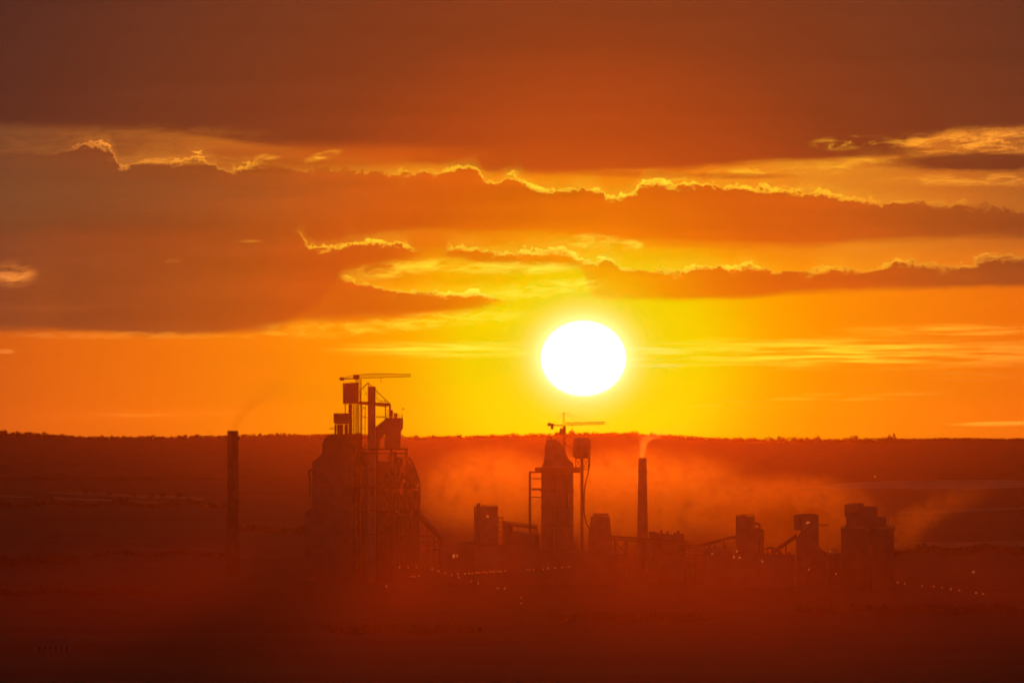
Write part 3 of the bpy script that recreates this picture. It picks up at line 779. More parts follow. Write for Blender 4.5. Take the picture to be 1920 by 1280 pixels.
# --- preheater tower
D = 6500; a = At(D)
r = thing("preheater_tower", "tallest tower of the works, open steel decks hung with cyclones and pipes", "tower", (a.x(722), D, 0))
for px in (679.5, 706.5, 733, 762):
    for yy in (6486, 6516):
        part(r, "column", MB().box(a.x(px) - 0.75, a.x(px) + 0.75, yy - 0.75, yy + 0.75, -0.5, a.z(841.2)), M_steel)
for px, y1 in ((775.2, 880), (784.6, 914)):
    for yy in (6487.5, 6514):
        part(r, "column", MB().box(a.x(px) - 0.6, a.x(px) + 0.6, yy - 0.6, yy + 0.6, -0.5, a.z(y1 + 0.3)), M_steel)
for py, x1, th in ((842, 765.4, 3.2), (850, 764.6, 2.4), (880, 777, 1.8), (914, 787, 2.2), (956.6, 786.5, 2.0), (1002, 790, 1.8)):
    d_ = part(r, "deck", MB().box(a.x(676.6), a.x(x1), 6484, 6518, a.z(py + th / 2), a.z(py - th / 2)), M_dark)
    part(d_, "railing", MB().rail(a.x(676.8), a.x(x1 - 0.2), 6484.1, a.z(py - th / 2), 1.2, 2.2, 0.09), M_dark) if py != 850 else None
for x0, x1, y0, y1 in ((680, 706, 845.2, 1092), (707.4, 732, 864, 1092), (734, 741, 883, 1092), (749, 761, 928, 1090), (763.2, 774, 888, 956), (763.2, 783.4, 920, 1090), (741.4, 748.6, 960, 1090), (741.4, 748.6, 903, 955)):
    part(r, "cladding", MB().box(a.x(x0), a.x(x1), 6500.5, 6501, a.z(y1), a.z(y0)), M_clad)
m = MB()
lv = (852, 879, 913, 955, 1001, 1060)
for i in range(5):
    for x0, x1 in ((707.5, 732), (734.5, 761)):
        if i == 0 and x0 < 720: continue
        m.bar((a.x(x0), 6485, a.z(lv[i] + 2)), (a.x(x1), 6485, a.z(lv[i + 1] - 2)), 0.4)
        m.bar((a.x(x1), 6485, a.z(lv[i] + 2)), (a.x(x0), 6485, a.z(lv[i + 1] - 2)), 0.4)
part(r, "bracing", m, M_steel)
def cyclone(px, yy, top, rad, h1, h2):
    x = a.x(px); z = a.z(top); R_ = rad * a.s
    prof = [(R_ * 0.45, z), (R_ * 0.95, z - 1.2), (R_, z - 1.6), (R_, z - h1 * a.s), (R_ * 0.28, z - (h1 + h2) * a.s), (R_ * 0.28, z - (h1 + h2 + 5) * a.s)]
    part(r, "cyclone", MB().lathe(x, yy, list(reversed(prof)), 22), M_steel, smooth_=True)
for c in ((748, 6492, 856, 8.2, 11, 12), (769.5, 6494, 868.5, 7.0, 8, 15), (722, 6493, 884, 9.0, 10, 12), (749, 6507, 884, 8.5, 12, 14), (775, 6506, 885, 8.6, 18, 15),
          (770, 6492, 918, 9.5, 14, 18), (741, 6491, 918, 9.0, 12, 16), (716, 6506, 918, 9.0, 14, 16), (752, 6493, 962, 10, 12, 18), (774, 6505, 960, 9.5, 6, 14)):
    cyclone(*c)
for pts, rad in (([(733.6, 852), (733.6, 956)], 1.0), ([(739.6, 846), (741, 872), (741, 955)], 1.2), ([(696, 845), (696, 956)], 1.1), ([(661.5, 862), (661.5, 885)], 0.7),
                 ([(766, 856), (773, 866), (780, 884), (786.6, 905), (787, 925), (785.2, 955)], 0.8), ([(757, 905), (759, 935), (764, 955)], 1.3), ([(726, 860), (735, 851), (744, 856)], 1.0),
                 ([(728, 885), (741, 878), (752, 886)], 1.2), ([(756, 893), (768, 899), (770, 917)], 1.2)):
    part(r, "duct", MB().path([(a.x(p), 6488.5, a.z(q)) for p, q in pts], rad, 10), M_steel)
part(r, "exhaust_duct", MB().path([(a.x(781), 6496, a.z(955)), (a.x(787), 6496, a.z(966)), (a.x(822.5), 6496, a.z(1004.5)), (a.x(828), 6496, a.z(1012)), (a.x(829), 6496, a.z(1040))], 2.1, 14), M_steel)
m = MB()
for px, t, b in ((784.5, 967, 1060), (802, 983, 1060), (814, 996, 1060), (770, 957, 1060)):
    m.bar((a.x(px), 6496, a.z(t)), (a.x(px), 6496, a.z(b)), 0.55)
for py, x0, x1 in ((1005, 784, 812), (1015.5, 784, 829), (1030, 770, 829)): m.bar((a.x(x0), 6496, a.z(py)), (a.x(x1), 6496, a.z(py)), 0.6)
m.bar((a.x(784.5), 6496, a.z(970)), (a.x(764), 6496, a.z(1000)), 0.5)
part(r, "duct_trestle", m, M_dark)
# top: feed bin, chute and the machines on it
part(r, "feed_bin", MB().prism(a.poly([(721, 841), (721, 787), (723, 783), (755, 783.4), (755.2, 802), (751.4, 809), (751, 841)]), 6490, 6512), M_clad)
part(r, "chute", MB().prism(a.poly([(704.0, 800), (722.6, 785.4), (722.6, 813), (713, 823), (711, 841), (704.0, 841)]), 6494, 6508), M_clad)
part(r, "vent_pipe", MB().tube((a.x(731), 6500, a.z(783.2)), (a.x(731), 6500, a.z(757)), 0.75, n=12), M_steel)
part(r, "filter_box", MB().box(a.x(738.6), a.x(745), 6496, 6504, a.z(783.3), a.z(774.2)), M_dark)
part(r, "small_cyclone", MB().lathe(a.x(734.2), 6497, [(0.3, a.z(783.2)), (0.9, a.z(777)), (0.95, a.z(769.6)), (0.4, a.z(768.6))], 14), M_steel)
m = MB().rail(a.x(723.2), a.x(754.8), 6490.3, a.z(783.2), 2.2, 2.4, 0.14)
m.bar((a.x(727), 6493, a.z(783.2)), (a.x(727), 6493, a.z(767)), 0.25).bar((a.x(736.6), 6493, a.z(783.2)), (a.x(736.6), 6493, a.z(769)), 0.25).bar((a.x(727), 6493, a.z(769.4)), (a.x(736.6), 6493, a.z(769.4)), 0.4)
part(r, "railing", m, M_dark)
part(r, "walkway", MB().bar((a.x(705), 6493, a.z(782.4)), (a.x(722.6), 6493, a.z(782.4)), 0.4).rail(a.x(705), a.x(722.6), 6493, a.z(782.2), 1.3, 1.2, 0.1), M_dark)
part(r, "walkway", MB().bar((a.x(676), 6493, a.z(782.4)), (a.x(689.3), 6493, a.z(782.4)), 0.4), M_dark)
r = thing("flag", "small dark flag on a thin pole above the feed bin's corner", "flag", (a.x(754), 6500, a.z(783.4)))
part(r, "pole", MB().tube((a.x(754), 6500, a.z(783.6)), (a.x(754), 6500, a.z(764.6)), 0.09, n=5), M_dark)
m = MB(); n = 8
for i in range(n):
    x0, x1 = a.x(754.1 + 4 * i / n), a.x(754.1 + 4 * (i + 1) / n)
    y0, y1 = 6500 + 0.25 * math.sin(i * 1.1), 6500 + 0.25 * math.sin((i + 1) * 1.1)
    m.add([(x0, y0, a.z(767.1)), (x1, y1, a.z(767.1 + .02 * i)), (x1, y1, a.z(764.9)), (x0, y0, a.z(764.8)), (x0, y0 + .04, a.z(767.1)), (x1, y1 + .04, a.z(767.1 + .02 * i)), (x1, y1 + .04, a.z(764.9)), (x0, y0 + .04, a.z(764.8))],
          [(0, 1, 2, 3), (7, 6, 5, 4), (0, 4, 5, 1), (3, 2, 6, 7), (0, 3, 7, 4), (1, 5, 6, 2)])
part(r, "cloth", m, M_dark)

# --- second tower
D = 6800; a = At(D)
r = thing("clad_tower", "tall dusty tower with a rounded hump below the small crane", "tower", (a.x(1045), D, a.g(1045)))
part(r, "upper_body", MB().prism(a.poly([(1015.5, 876), (1016, 873), (1019, 868), (1021, 855), (1021.4, 836), (1023.6, 832), (1024.4, 825), (1032, 823.3), (1040, 824), (1046, 826.6), (1051, 830.5), (1057, 839.5), (1060.5, 846), (1062, 853), (1067, 861), (1075, 869), (1075.5, 876)]), 6790, 6812), M_clad)
part(r, "deck", MB().box(a.x(1003), a.x(1088), 6788, 6815, a.z(886.5), a.z(876.2)).box(a.x(992), a.x(1002.9), 6796, 6806, a.z(886.5), a.z(883.4)), M_dark)
for x0, x1, dy in ((1015, 1037.6, 0), (1041.6, 1063.4, 0), (1066.6, 1075, 0)):
    part(r, "wall", MB().box(a.x(x0), a.x(x1), 6791, 6810, a.g(1045) - 0.5, a.z(886.7)), M_clad)
for px in (1039.6, 1065):
    part(r, "duct", MB().tube((a.x(px), 6793, a.g(1045) - .3), (a.x(px), 6793, a.z(886.7)), 1.2, n=12), M_conc2)
m = MB()
for py in (920, 951, 985): m.box(a.x(1013), a.x(1077), 6790, 6790.9, a.z(py + 1), a.z(py - 1))
part(r, "walkway", m, M_steel)
for px in (993.6,):
    part(r, "side_column", MB().box(a.x(px - 2.3), a.x(px + 2.3), 6798, 6804, a.g(990) - .5, a.z(886.7)), M_steel)
for py in (897, 916, 932):
    part(r, "link_bridge", MB().box(a.x(996.9), a.x(1014.9), 6800, 6802, a.z(py + (3 if py == 916 else 0.9)), a.z(py - 0.9)), M_steel)
m = MB().bar((a.x(1024.6), 6799, a.z(825)), (a.x(1032, ), 6799, a.z(811.5)), 0.28).bar((a.x(1032), 6799, a.z(811.5)), (a.x(1075), 6799, a.z(842)), 0.28).bar((a.x(1032), 6799, a.z(811.5)), (a.x(1032), 6799, a.z(824)), 0.28)
m.bar((a.x(1028), 6799, a.z(818)), (a.x(1041), 6799, a.z(818)), 0.2)
part(r, "hoist_frame", m, M_dark)
D = 6805; a = At(D); g = a.g(1091)
r = thing("storage_bin", "round bin with a shallow cone roof on one thick leg beside the dusty tower", "bin", (a.x(1091), D, g))
part(r, "bin_body", MB().lathe(a.x(1091.2), D, [(4.5, a.z(860)), (6.4, a.z(857)), (6.4, a.z(823.4)), (5.2, a.z(821.4)), (2.0, a.z(820)), (0.4, a.z(819.8))], 32), M_steel, smooth_=True)
part(r, "leg", MB().lathe(a.x(1091.4), D, [(1.5, g - .5), (1.15, g + 8), (1.15, a.z(860))], 18), M_conc)
m = MB()
for s in (-1, 1):
    m.bar((a.x(1091.4 + s * 12), D, a.z(859.6)), (a.x(1091.4 + s * 3), D, a.z(876)), 0.35); m.bar((a.x(1091.4 + s * 3), D, a.z(861)), (a.x(1091.4 + s * 12), D, a.z(876)), 0.3)
    m.bar((a.x(1091.4 + s * 12), D, a.z(859.6)), (a.x(1091.4 + s * 12), D, a.z(880)), 0.35)
m.bar((a.x(1077), D, a.z(879.6)), (a.x(1103.4), D, a.z(879.6)), 0.5).bar((a.x(1077), D, a.z(876)), (a.x(1103.4), D, a.z(876)), 0.35)
part(r, "bracing", m, M_dark)
part(r, "pipe", MB().path([(a.x(1105.6), D, a.z(857)), (a.x(1105.4), D, a.z(872)), (a.x(1102.6), D, a.z(888)), (a.x(1098), D, a.z(905)), (a.x(1095.6), D, a.z(925)), (a.x(1095), D, a.z(960)), (a.x(1099), D, a.z(980)), (a.x(1106), D, a.z(992))], 0.55, 8), M_steel)

# --- lower buildings along the works
def low(name, label, cat, D, poly, depth, mat, roofpad=None, group=None):
    r, a = block(name, label, cat, D, poly, depth, mat, group=group)
    return r, a
def bp(D, px): return base_py(D, px)
D = 6450
r, a = low("block_building", "plain square block standing alone left of the dusty tower, one lamp on its front", "building", D, [(888.6, bp(D, 900)), (888.6, 951), (933.4, 951), (933.4, bp(D, 900))], 16, M_conc)
part(r, "roof", MB().prism(a.poly([(888.2, 950.8), (888.2, 950.2), (900, 949.2), (933.8, 949), (933.8, 950.8)]), D - 8.3, D + 8.3), M_roof)
part(r, "roof_vent", MB().tube((a.x(907), D, a.z(949.2)), (a.x(907), D, a.z(945.6)), 0.4, n=8), M_steel)
M_lamp = material("lamp_glow", (0.8, 0.6, 0.4), emit=(1.0, 0.2, 0.04, 1.7 * GAIN))
M_lamp2 = material("bright_lamp_glow", (0.8, 0.7, 0.5), emit=(1.0, 0.32, 0.09, 6.0 * GAIN))
M_dim = material("dim_lamp_glow", (0.7, 0.5, 0.3), emit=(1.0, 0.18, 0.03, 0.75 * GAIN))
def wall_lamp(r, a, px, py, y, w=0.5, mat=None):
    o = part(r, "wall_lamp", MB().lathe(a.x(px), y, [(0.1, a.z(py) + w), (w, a.z(py) + w * 0.4), (w, a.z(py) - w * 0.4), (0.1, a.z(py) - w)], 10), mat or M_lamp)
    part(o, "bracket", MB().bar((a.x(px), y, a.z(py) + w), (a.x(px), y + 1.0, a.z(py) + w + 0.3), 0.1), M_dark)
part(r, "railing", MB().rail(a.x(889), a.x(933.4), D - 7.9, a.z(949.6), 1.2, 1.8, 0.12), M_dark)
part(r, "duct", MB().path([(a.x(895), D - 8.6, a.g(895)), (a.x(895), D - 8.6, a.z(946)), (a.x(899), D - 7, a.z(944)), (a.x(899), D - 6, a.z(950))], 0.7, 10), M_steel)
wall_lamp(r, a, 914, 967.6, D - 9.2, 0.55)

# open scaffold and conveyor from the block to the tower
D = 6460; a = At(D)
r = thing("conveyor_bridge", "sloping lattice conveyor bridge from the square block to the dusty tower", "conveyor", (a.x(970), D, a.g(970)))
part(r, "truss", MB().truss((a.x(943.6), D, a.z(983.5)), (a.x(1008), D, a.z(991.5)), 2.6, 2.6, 16, 0.35), M_dark)
part(r, "belt_cover", MB().prism(a.poly([(943.6, 982.6), (1008, 990.6), (1008, 988.4), (943.6, 979.4)]), D - 1, D + 1), M_roof)
for px, t in ((1003.4, 991), (1007, 991.4), (961, 986)):
    part(r, "support", MB().bar((a.x(px), D, a.g(px) - .3), (a.x(px), D, a.z(t)), 0.55), M_dark)
r = thing("stair_tower", "short open scaffold tower against the square block's right side", "scaffold", (a.x(938), D, a.g(938)))
for px in (934.4, 943):
    part(r, "post", MB().bar((a.x(px), D - 2, a.g(px) - .3), (a.x(px), D - 2, a.z(968.5)), 0.35), M_dark)
for py in (971, 979, 989, 998, 1009):
    part(r, "landing", MB().box(a.x(933.8), a.x(943.4), D - 3, D + 1, a.z(py + .5), a.z(py - .3)).rail(a.x(933.8), a.x(943.4), D - 3, a.z(py - .3), 1.1, 1.1), M_dark)
D = 6480
r, a = low("crusher_house", "low flat-roofed house under the left conveyor bridge", "building", D, [(944, bp(D, 950)), (944, 984), (960, 985), (960, bp(D, 950))], 12, M_clad)
part(r, "roof", MB().prism(a.poly([(943.4, 983.8), (943.4, 983), (960.6, 984), (960.6, 984.9)]), D - 6.3, D + 6.3), M_roof)
D = 6500
r, a = low("store_shed", "long low shed with a shallow roof behind the left conveyor bridge", "shed", D, [(960.8, bp(D, 980)), (960.8, 996), (1000, 1001), (1012, 1002), (1012, bp(D, 980))], 18, M_clad)
part(r, "roof", MB().prism(a.poly([(960.6, 995.7), (963, 995), (1000.4, 1000.2), (1012.4, 1001.2), (1012.4, 1001.8), (1000, 1000.8)]), D - 9.4, D + 9.4), M_roof)
D = 6440
r, a = low("kiln_hall", "long dark hall with a roof rising to the right below the slanting duct", "hall", D, [(826, bp(D, 850)), (826, 1022.6), (834, 1021.2), (888, 1015), (888.4, 1016), (888.4, bp(D, 860))], 30, M_clad)
part(r, "roof", MB().prism(a.poly([(825, 1022.4), (825, 1021.8), (834, 1020.2), (888.6, 1013.8), (888.6, 1014.8), (834, 1021)]), D - 15.6, D + 15.6), M_roof)
o = part(r, "lit_window", MB().box(a.x(849.4), a.x(852.2), D - 15.12, D - 15.02, a.z(1044.4), a.z(1039.4)), material("lit_window_glow", (0.8, 0.5, 0.3), emit=(1.0, 0.28, 0.06, 1.1 * GAIN)), "glowing orange lit window")
part(o, "frame", MB().bar((a.x(850.8), D - 15.2, a.z(1044.4)), (a.x(850.8), D - 15.2, a.z(1039.4)), 0.08), M_dark)
part(r, "lit_window", MB().box(a.x(857.2), a.x(858.0), D - 15.12, D - 15.02, a.z(1043.4), a.z(1040)), M_lamp)
D = 6430
r, a = low("pack_hall", "long flat dark hall in front of the square block and the dusty tower", "hall", D, [(888.8, bp(D, 900)), (888.8, 1023), (1010, 1021), (1012, 1029), (1160, 1034), (1160, bp(D, 1100))], 26, M_conc)
part(r, "roof", MB().prism(a.poly([(888.6, 1022.8), (888.6, 1021.8), (1010.6, 1019.8), (1012.6, 1027.8), (1160.6, 1032.8), (1160.6, 1033.8), (1012, 1028.8), (1010, 1020.8)]), D - 13.4, D + 13.4), M_roof)

D = 6700
r, a = low("filter_house", "square dust-veiled block on a wider foot, just left of the smoking concrete chimney", "building", D, [(1102.6, bp(D, 1120)), (1103.6, 1000), (1106.4, 985), (1108, 970), (1143.6, 970), (1144.6, 990), (1147.4, 1004), (1148, bp(D, 1120))], 16, M_conc)
part(r, "roof", MB().prism(a.poly([(1107.6, 969.8), (1109, 968.2), (1126, 966.8), (1143, 968), (1144, 969.8)]), D - 8.3, D + 8.3), M_roof)
part(r, "penthouse", MB().box(a.x(1112), a.x(1141), D - 5, D + 5, a.z(966.9), a.z(962)), M_conc)

# pipe rack and conveyor running right
D = 6420; a = At(D)
r = thing("conveyor_bridge", "long lattice conveyor bridge passing the foot of the smoking concrete chimney", "conveyor", (a.x(1220), D, a.g(1220)))
part(r, "truss", MB().truss((a.x(1147), D, a.z(1012)), (a.x(1290), D, a.z(1021.5)), 3.0, 2.8, 36, 0.38), M_dark)
part(r, "belt_cover", MB().prism(a.poly([(1147, 1006.2), (1147, 1004), (1290, 1013.6), (1290, 1015.8)]), D - 1.4, D + 1.4), M_roof)
for px in (1153.6, 1174.6, 1206, 1240, 1284):
    t = 1012 + (px - 1147) * 0.0664
    s_ = part(r, "trestle", MB().bar((a.x(px - 1.6), D, a.g(px) - .3), (a.x(px - 1.6), D, a.z(t)), 0.6).bar((a.x(px + 1.6), D, a.g(px) - .3), (a.x(px + 1.6), D, a.z(t)), 0.6), M_dark)
m = MB()
for y0, y1 in ((1016, 1038), (1040, 1062)):
    m.bar((a.x(1155), D, a.z(y0)), (a.x(1173), D, a.z(y1)), 0.4).bar((a.x(1173), D, a.z(y0)), (a.x(1155), D, a.z(y1)), 0.4).bar((a.x(1155), D, a.z(y1 + 1)), (a.x(1173), D, a.z(y1 + 1)), 0.5)
part(r, "bracing", m, M_dark)
r = thing("pipe_rack", "dense open rack of pipes and posts right of the low wide house", "pipe rack", (a.x(1302), D, a.g(1302)))
for px in (1291, 1295.6, 1300.6, 1305.4, 1310.6, 1315.4, 1320.4):
    part(r, "post", MB().bar((a.x(px), D + (px % 3), a.g(px) - .3), (a.x(px), D + (px % 3), a.z(1018.6 + (px - 1291) * 0.14)), 0.45), M_dark)
for py in (1021, 1026, 1031, 1038, 1044, 1051):
    part(r, "pipe", MB().tube((a.x(1283.6), D - 0.5, a.z(py)), (a.x(1322), D - 0.5, a.z(py + 3)), 0.5, n=8), M_steel)
D = 6600
r, a = low("raw_mill_house", "low wide house touching the foot of the smoking concrete chimney on its right", "building", D, [(1217.6, bp(D, 1250)), (1217.6, 997), (1262, 1003), (1264, 1000.4), (1282.6, 1001), (1283.4, bp(D, 1250))], 20, M_conc)
part(r, "roof", MB().prism(a.poly([(1217, 996.8), (1217, 996), (1262.2, 1002), (1264, 999.4), (1283, 1000), (1283, 1000.8), (1264.2, 1000.2), (1262, 1002.8)]), D - 10.3, D + 10.3), M_roof)
for px, h in ((1226, 4), (1240, 6), (1252, 3.5), (1272, 5)):
    part(r, "roof_vent", MB().tube((a.x(px), D - 3, a.z(1001)), (a.x(px), D - 3, a.z(999.5 - h)), 0.8, n=10), M_steel)
D = 6520; a = At(D)
r = thing("conveyor_bridge", "dark conveyor gallery sloping up to the stepped tall block", "conveyor", (a.x(1345), D, a.g(1345)))
part(r, "gallery", MB().prism(a.poly([(1300, 1024), (1312, 1020), (1372, 1004.6), (1380, 1004.4), (1380, 1009), (1374, 1010), (1316, 1025)]), D - 2, D + 2), M_roof)
for px, t in ((1322, 1023), (1340, 1018.6), (1358, 1014)):
    part(r, "support", MB().bar((a.x(px), D, a.g(px) - .3), (a.x(px), D, a.z(t)), 0.5).bar((a.x(px + 9), D, a.g(px) - .3), (a.x(px), D, a.z(t)), 0.35), M_dark)
D = 6380
r, a = low("clinker_hall", "long low hall below the gallery that slopes to the stepped block", "hall", D, [(1322, bp(D, 1350)), (1322, 1027), (1366, 1031), (1372, 1036), (1490, 1041), (1490, bp(D, 1400))], 24, M_clad)
part(r, "roof", MB().prism(a.poly([(1321.6, 1026.8), (1321.6, 1026), (1366.4, 1030), (1372.4, 1035), (1490.6, 1040), (1490.6, 1040.8), (1372, 1035.8), (1366, 1030.8)]), D - 12.4, D + 12.4), M_roof)
for px, t, h in ((1330, 1027, 5), (1345, 1028.4, 3), (1360, 1029.6, 6), (1440, 1038, 4), (1452, 1038.4, 7), (1466, 1039, 4), (1480, 1039.6, 5)):
    part(r, "roof_vent", MB().tube((a.x(px), D, a.z(t + 1)), (a.x(px), D, a.z(t - h)), 0.7, n=10), M_steel)
part(r, "duct", MB().path([(a.x(1436), D - 2, a.z(1030)), (a.x(1444), D - 2, a.z(1026)), (a.x(1462), D - 2, a.z(1031)), (a.x(1462), D - 2, a.z(1039))], 0.9, 10), M_steel)
for px, py in ((1335.3, 1037.3), (1375.3, 1043.7), (1386.3, 1045), (1428.7, 1051.7)): wall_lamp(r, a, px, py, D - 13, 0.4)
D = 6450
r, a = low("stepped_block", "dark tall block stepped down on its right, midway between chimney and twin silos", "building", D, [(1380.4, bp(D, 1400)), (1380.4, 968.6), (1415, 969.6), (1415.4, 989), (1432, 994), (1432.4, bp(D, 1400))], 15, M_conc)
part(r, "roof", MB().prism(a.poly([(1380, 968.4), (1380, 967.6), (1415.6, 968.6), (1415.6, 969.4)]), D - 7.8, D + 7.8), M_roof)
part(r, "railing", MB().rail(a.x(1380.4), a.x(1415), D - 7, a.z(967.8), 1.2, 1.6, 0.12), M_dark)
part(r, "duct", MB().path([(a.x(1424), D - 8.6, a.z(1040)), (a.x(1424), D - 8.6, a.z(984)), (a.x(1419), D - 7, a.z(980)), (a.x(1414), D - 7, a.z(984))], 0.8, 10), M_steel)
wall_lamp(r, a, 1381.7, 1032.7, D - 8.4, 0.4)
part(r, "roof_vent", MB().box(a.x(1388), a.x(1400), D - 2, D + 2, a.z(967.9), a.z(965.4)), M_steel)
part(r, "side_roof", MB().prism(a.poly([(1415.6, 988.8), (1415.6, 987.8), (1432.6, 992.8), (1432.6, 993.8)]), D - 7.8, D + 7.8), M_roof)
D = 6420
r, a = low("dosing_tower", "tower with a wide sloping foot just left of the twin silos, lamp near its top", "tower", D, [(1494, bp(D, 1500)), (1494, 1010), (1502, 997), (1503, 967), (1534.4, 966), (1535, 1024), (1541, 1030), (1552, 1037.6), (1552.6, bp(D, 1520))], 16, M_conc)
part(r, "roof", MB().prism(a.poly([(1489, 966.8), (1491, 965), (1510, 963), (1528, 963.6), (1535, 965.6), (1535, 966)]), D - 8.3, D + 8.3), M_roof)
part(r, "side_bin", MB().prism(a.poly([(1489.6, 994), (1489.6, 967), (1502.8, 967), (1501.8, 994)]), D - 4, D + 6), M_clad)
part(r, "balcony", MB().box(a.x(1535.1), a.x(1553), D - 3, D + 3, a.z(985.6), a.z(984.6)).rail(a.x(1535.1), a.x(1553), D - 3, a.z(984.6), 1.1, 1.4), M_dark)
part(r, "window_band", MB().box(a.x(1549), a.x(1552), D - 8.06, D - 8.01, a.z(1066), a.z(1050)).box(a.x(1549), a.x(1552), D - 8.06, D - 8.01, a.z(1098), a.z(1082)), M_plaster)
wall_lamp(r, a, 1513.4, 979.4, D - 8.9, 0.5); wall_lamp(r, a, 1516.2, 979.2, D - 8.9, 0.3)
r = thing("conveyor_bridge", "short steep conveyor leaning on the tower left of the twin silos", "conveyor", (a.x(1476), D, a.g(1476)))
part(r, "gallery", MB().prism(a.poly([(1446, 1038), (1446, 1031), (1453, 1029), (1494, 1000), (1494, 1009), (1456, 1036)]), D - 2, D + 2), M_roof)
part(r, "support", MB().bar((a.x(1474), D, a.g(1474) - .3), (a.x(1474), D, a.z(1022)), 0.5), M_dark)
r = thing("loading_ramp", "small loading gantry with a lamp between dosing tower and twin silos", "gantry", (a.x(1564), D, a.g(1564)))
part(r, "canopy", MB().box(a.x(1556), a.x(1569.6), D - 3, D + 3, a.z(1030.6), a.z(1029.4)), M_roof)
for px in (1557.4, 1568): part(r, "leg", MB().bar((a.x(px), D, a.g(px) - .3), (a.x(px), D, a.z(1030.6)), 0.4), M_dark)
wall_lamp(r, a, 1557, 1033.2, D - 3.4, 0.4)
D = 6440
r, a = low("side_shed", "low shed joining the dosing tower to the twin silos", "shed", D, [(1553.2, bp(D, 1560)), (1553.2, 1040), (1576, 1037), (1576, bp(D, 1560))], 12, M_clad)
part(r, "roof", MB().prism(a.poly([(1552.9, 1039.8), (1552.9, 1039), (1576.4, 1036), (1576.4, 1036.8)]), D - 6.3, D + 6.3), M_roof)

# --- twin silos with a stepped head house
D = 6100; a = At(D); g = a.g(1627)
r = thing("twin_silo", "pair of big round concrete silos under a stepped head house, rightmost of the works", "silo", (a.x(1627), D, g))
for px0, px1 in ((1577.4, 1631.6), (1632.2, 1677)):
    xm, rr_ = (a.x(px0) + a.x(px1)) / 2, (a.x(px1) - a.x(px0)) / 2
    part(r, "silo_shell", MB().lathe(xm, D, [(rr_, g - .5), (rr_, a.z(992)), (rr_ * 1.01, a.z(991.8)), (rr_ * 1.01, a.z(989.4)), (rr_ * 0.97, a.z(989.3))], 48), M_conc2, smooth_=True)
hh = part(r, "head_house", MB().prism(a.poly([(1585.4, 989.2), (1585.4, 983), (1588, 982.8), (1588, 970), (1585, 966), (1584.8, 947), (1590, 944.4), (1600, 943.2), (1619, 943), (1619, 948.6), (1632, 949), (1645, 950.4), (1645, 968), (1661.6, 969), (1661.6, 989.2)]), D - 8, D + 8), M_clad)
part(r, "canopy", MB().box(a.x(1580.4), a.x(1590), D - 4, D + 4, a.z(946.6), a.z(945.8)), M_roof)
part(r, "railing", MB().rail(a.x(1577.6), a.x(1585.2), D - 4, a.z(989.2), 1.2, 0.7, 0.12), M_dark)
part(r, "railing", MB().rail(a.x(1661.8), a.x(1677), D - 4, a.z(989.2), 1.2, 0.9, 0.12).bar((a.x(1678), D, a.z(994)), (a.x(1678), D, a.z(986.4)), 0.5).box(a.x(1676.8), a.x(1679.4), D - 1, D + 1, a.z(992), a.z(990.4)), M_dark)
part(r, "roof_vent", MB().tube((a.x(1603), D, a.z(943.2)), (a.x(1603), D, a.z(940.4)), 0.4, n=8).tube((a.x(1640), D, a.z(949.8)), (a.x(1640), D, a.z(946.6)), 0.3, n=8), M_steel)
part(r, "stair_panel", MB().box(a.x(1625.4), a.x(1631.4), D - 8.9, D - 6, a.z(1087), a.z(996)), M_plaster, "pale vertical stair panel between the silos")

# --- small house in the near field
D = 4300; a = At(D); g = a.g(100)
r = thing("farmhouse", "low pale house with a row of windows at the lower left of the valley", "house", (a.x(100), D, g))
w = MB()
part(r, "wall", MB().box(a.x(66), a.x(131), D - 4, D + 4, g - 0.4, a.z(1208)), M_plaster)
part(r, "roof", MB().prism([(D - 4.7, a.z(1208.2)), (D, a.z(1194)), (D + 4.7, a.z(1208.2))], 0, 1) if False else MB().add([(a.x(64), D - 4.6, a.z(1208.1)), (a.x(133), D - 4.6, a.z(1208.1)), (a.x(133), D + 4.6, a.z(1208.1)), (a.x(64), D + 4.6, a.z(1208.1)), (a.x(72), D, a.z(1195)), (a.x(126), D, a.z(1195))],
     [(0, 1, 5, 4), (2, 3, 4, 5), (1, 2, 5), (3, 0, 4), (3, 2, 1, 0)]), M_roof)
for k in range(6):
    px = 71 + k * 10.4
    o = part(r, "window", MB().box(a.x(px), a.x(px + 4.6), D - 4.1, D - 4.02, a.z(1219), a.z(1211)), M_glass)
    part(o, "frame", MB().box(a.x(px - 0.5), a.x(px + 5.1), D - 4.14, D - 4.05, a.z(1220), a.z(1219.1)).bar((a.x(px + 2.3), D - 4.16, a.z(1219)), (a.x(px + 2.3), D - 4.16, a.z(1211)), 0.07), M_plaster)

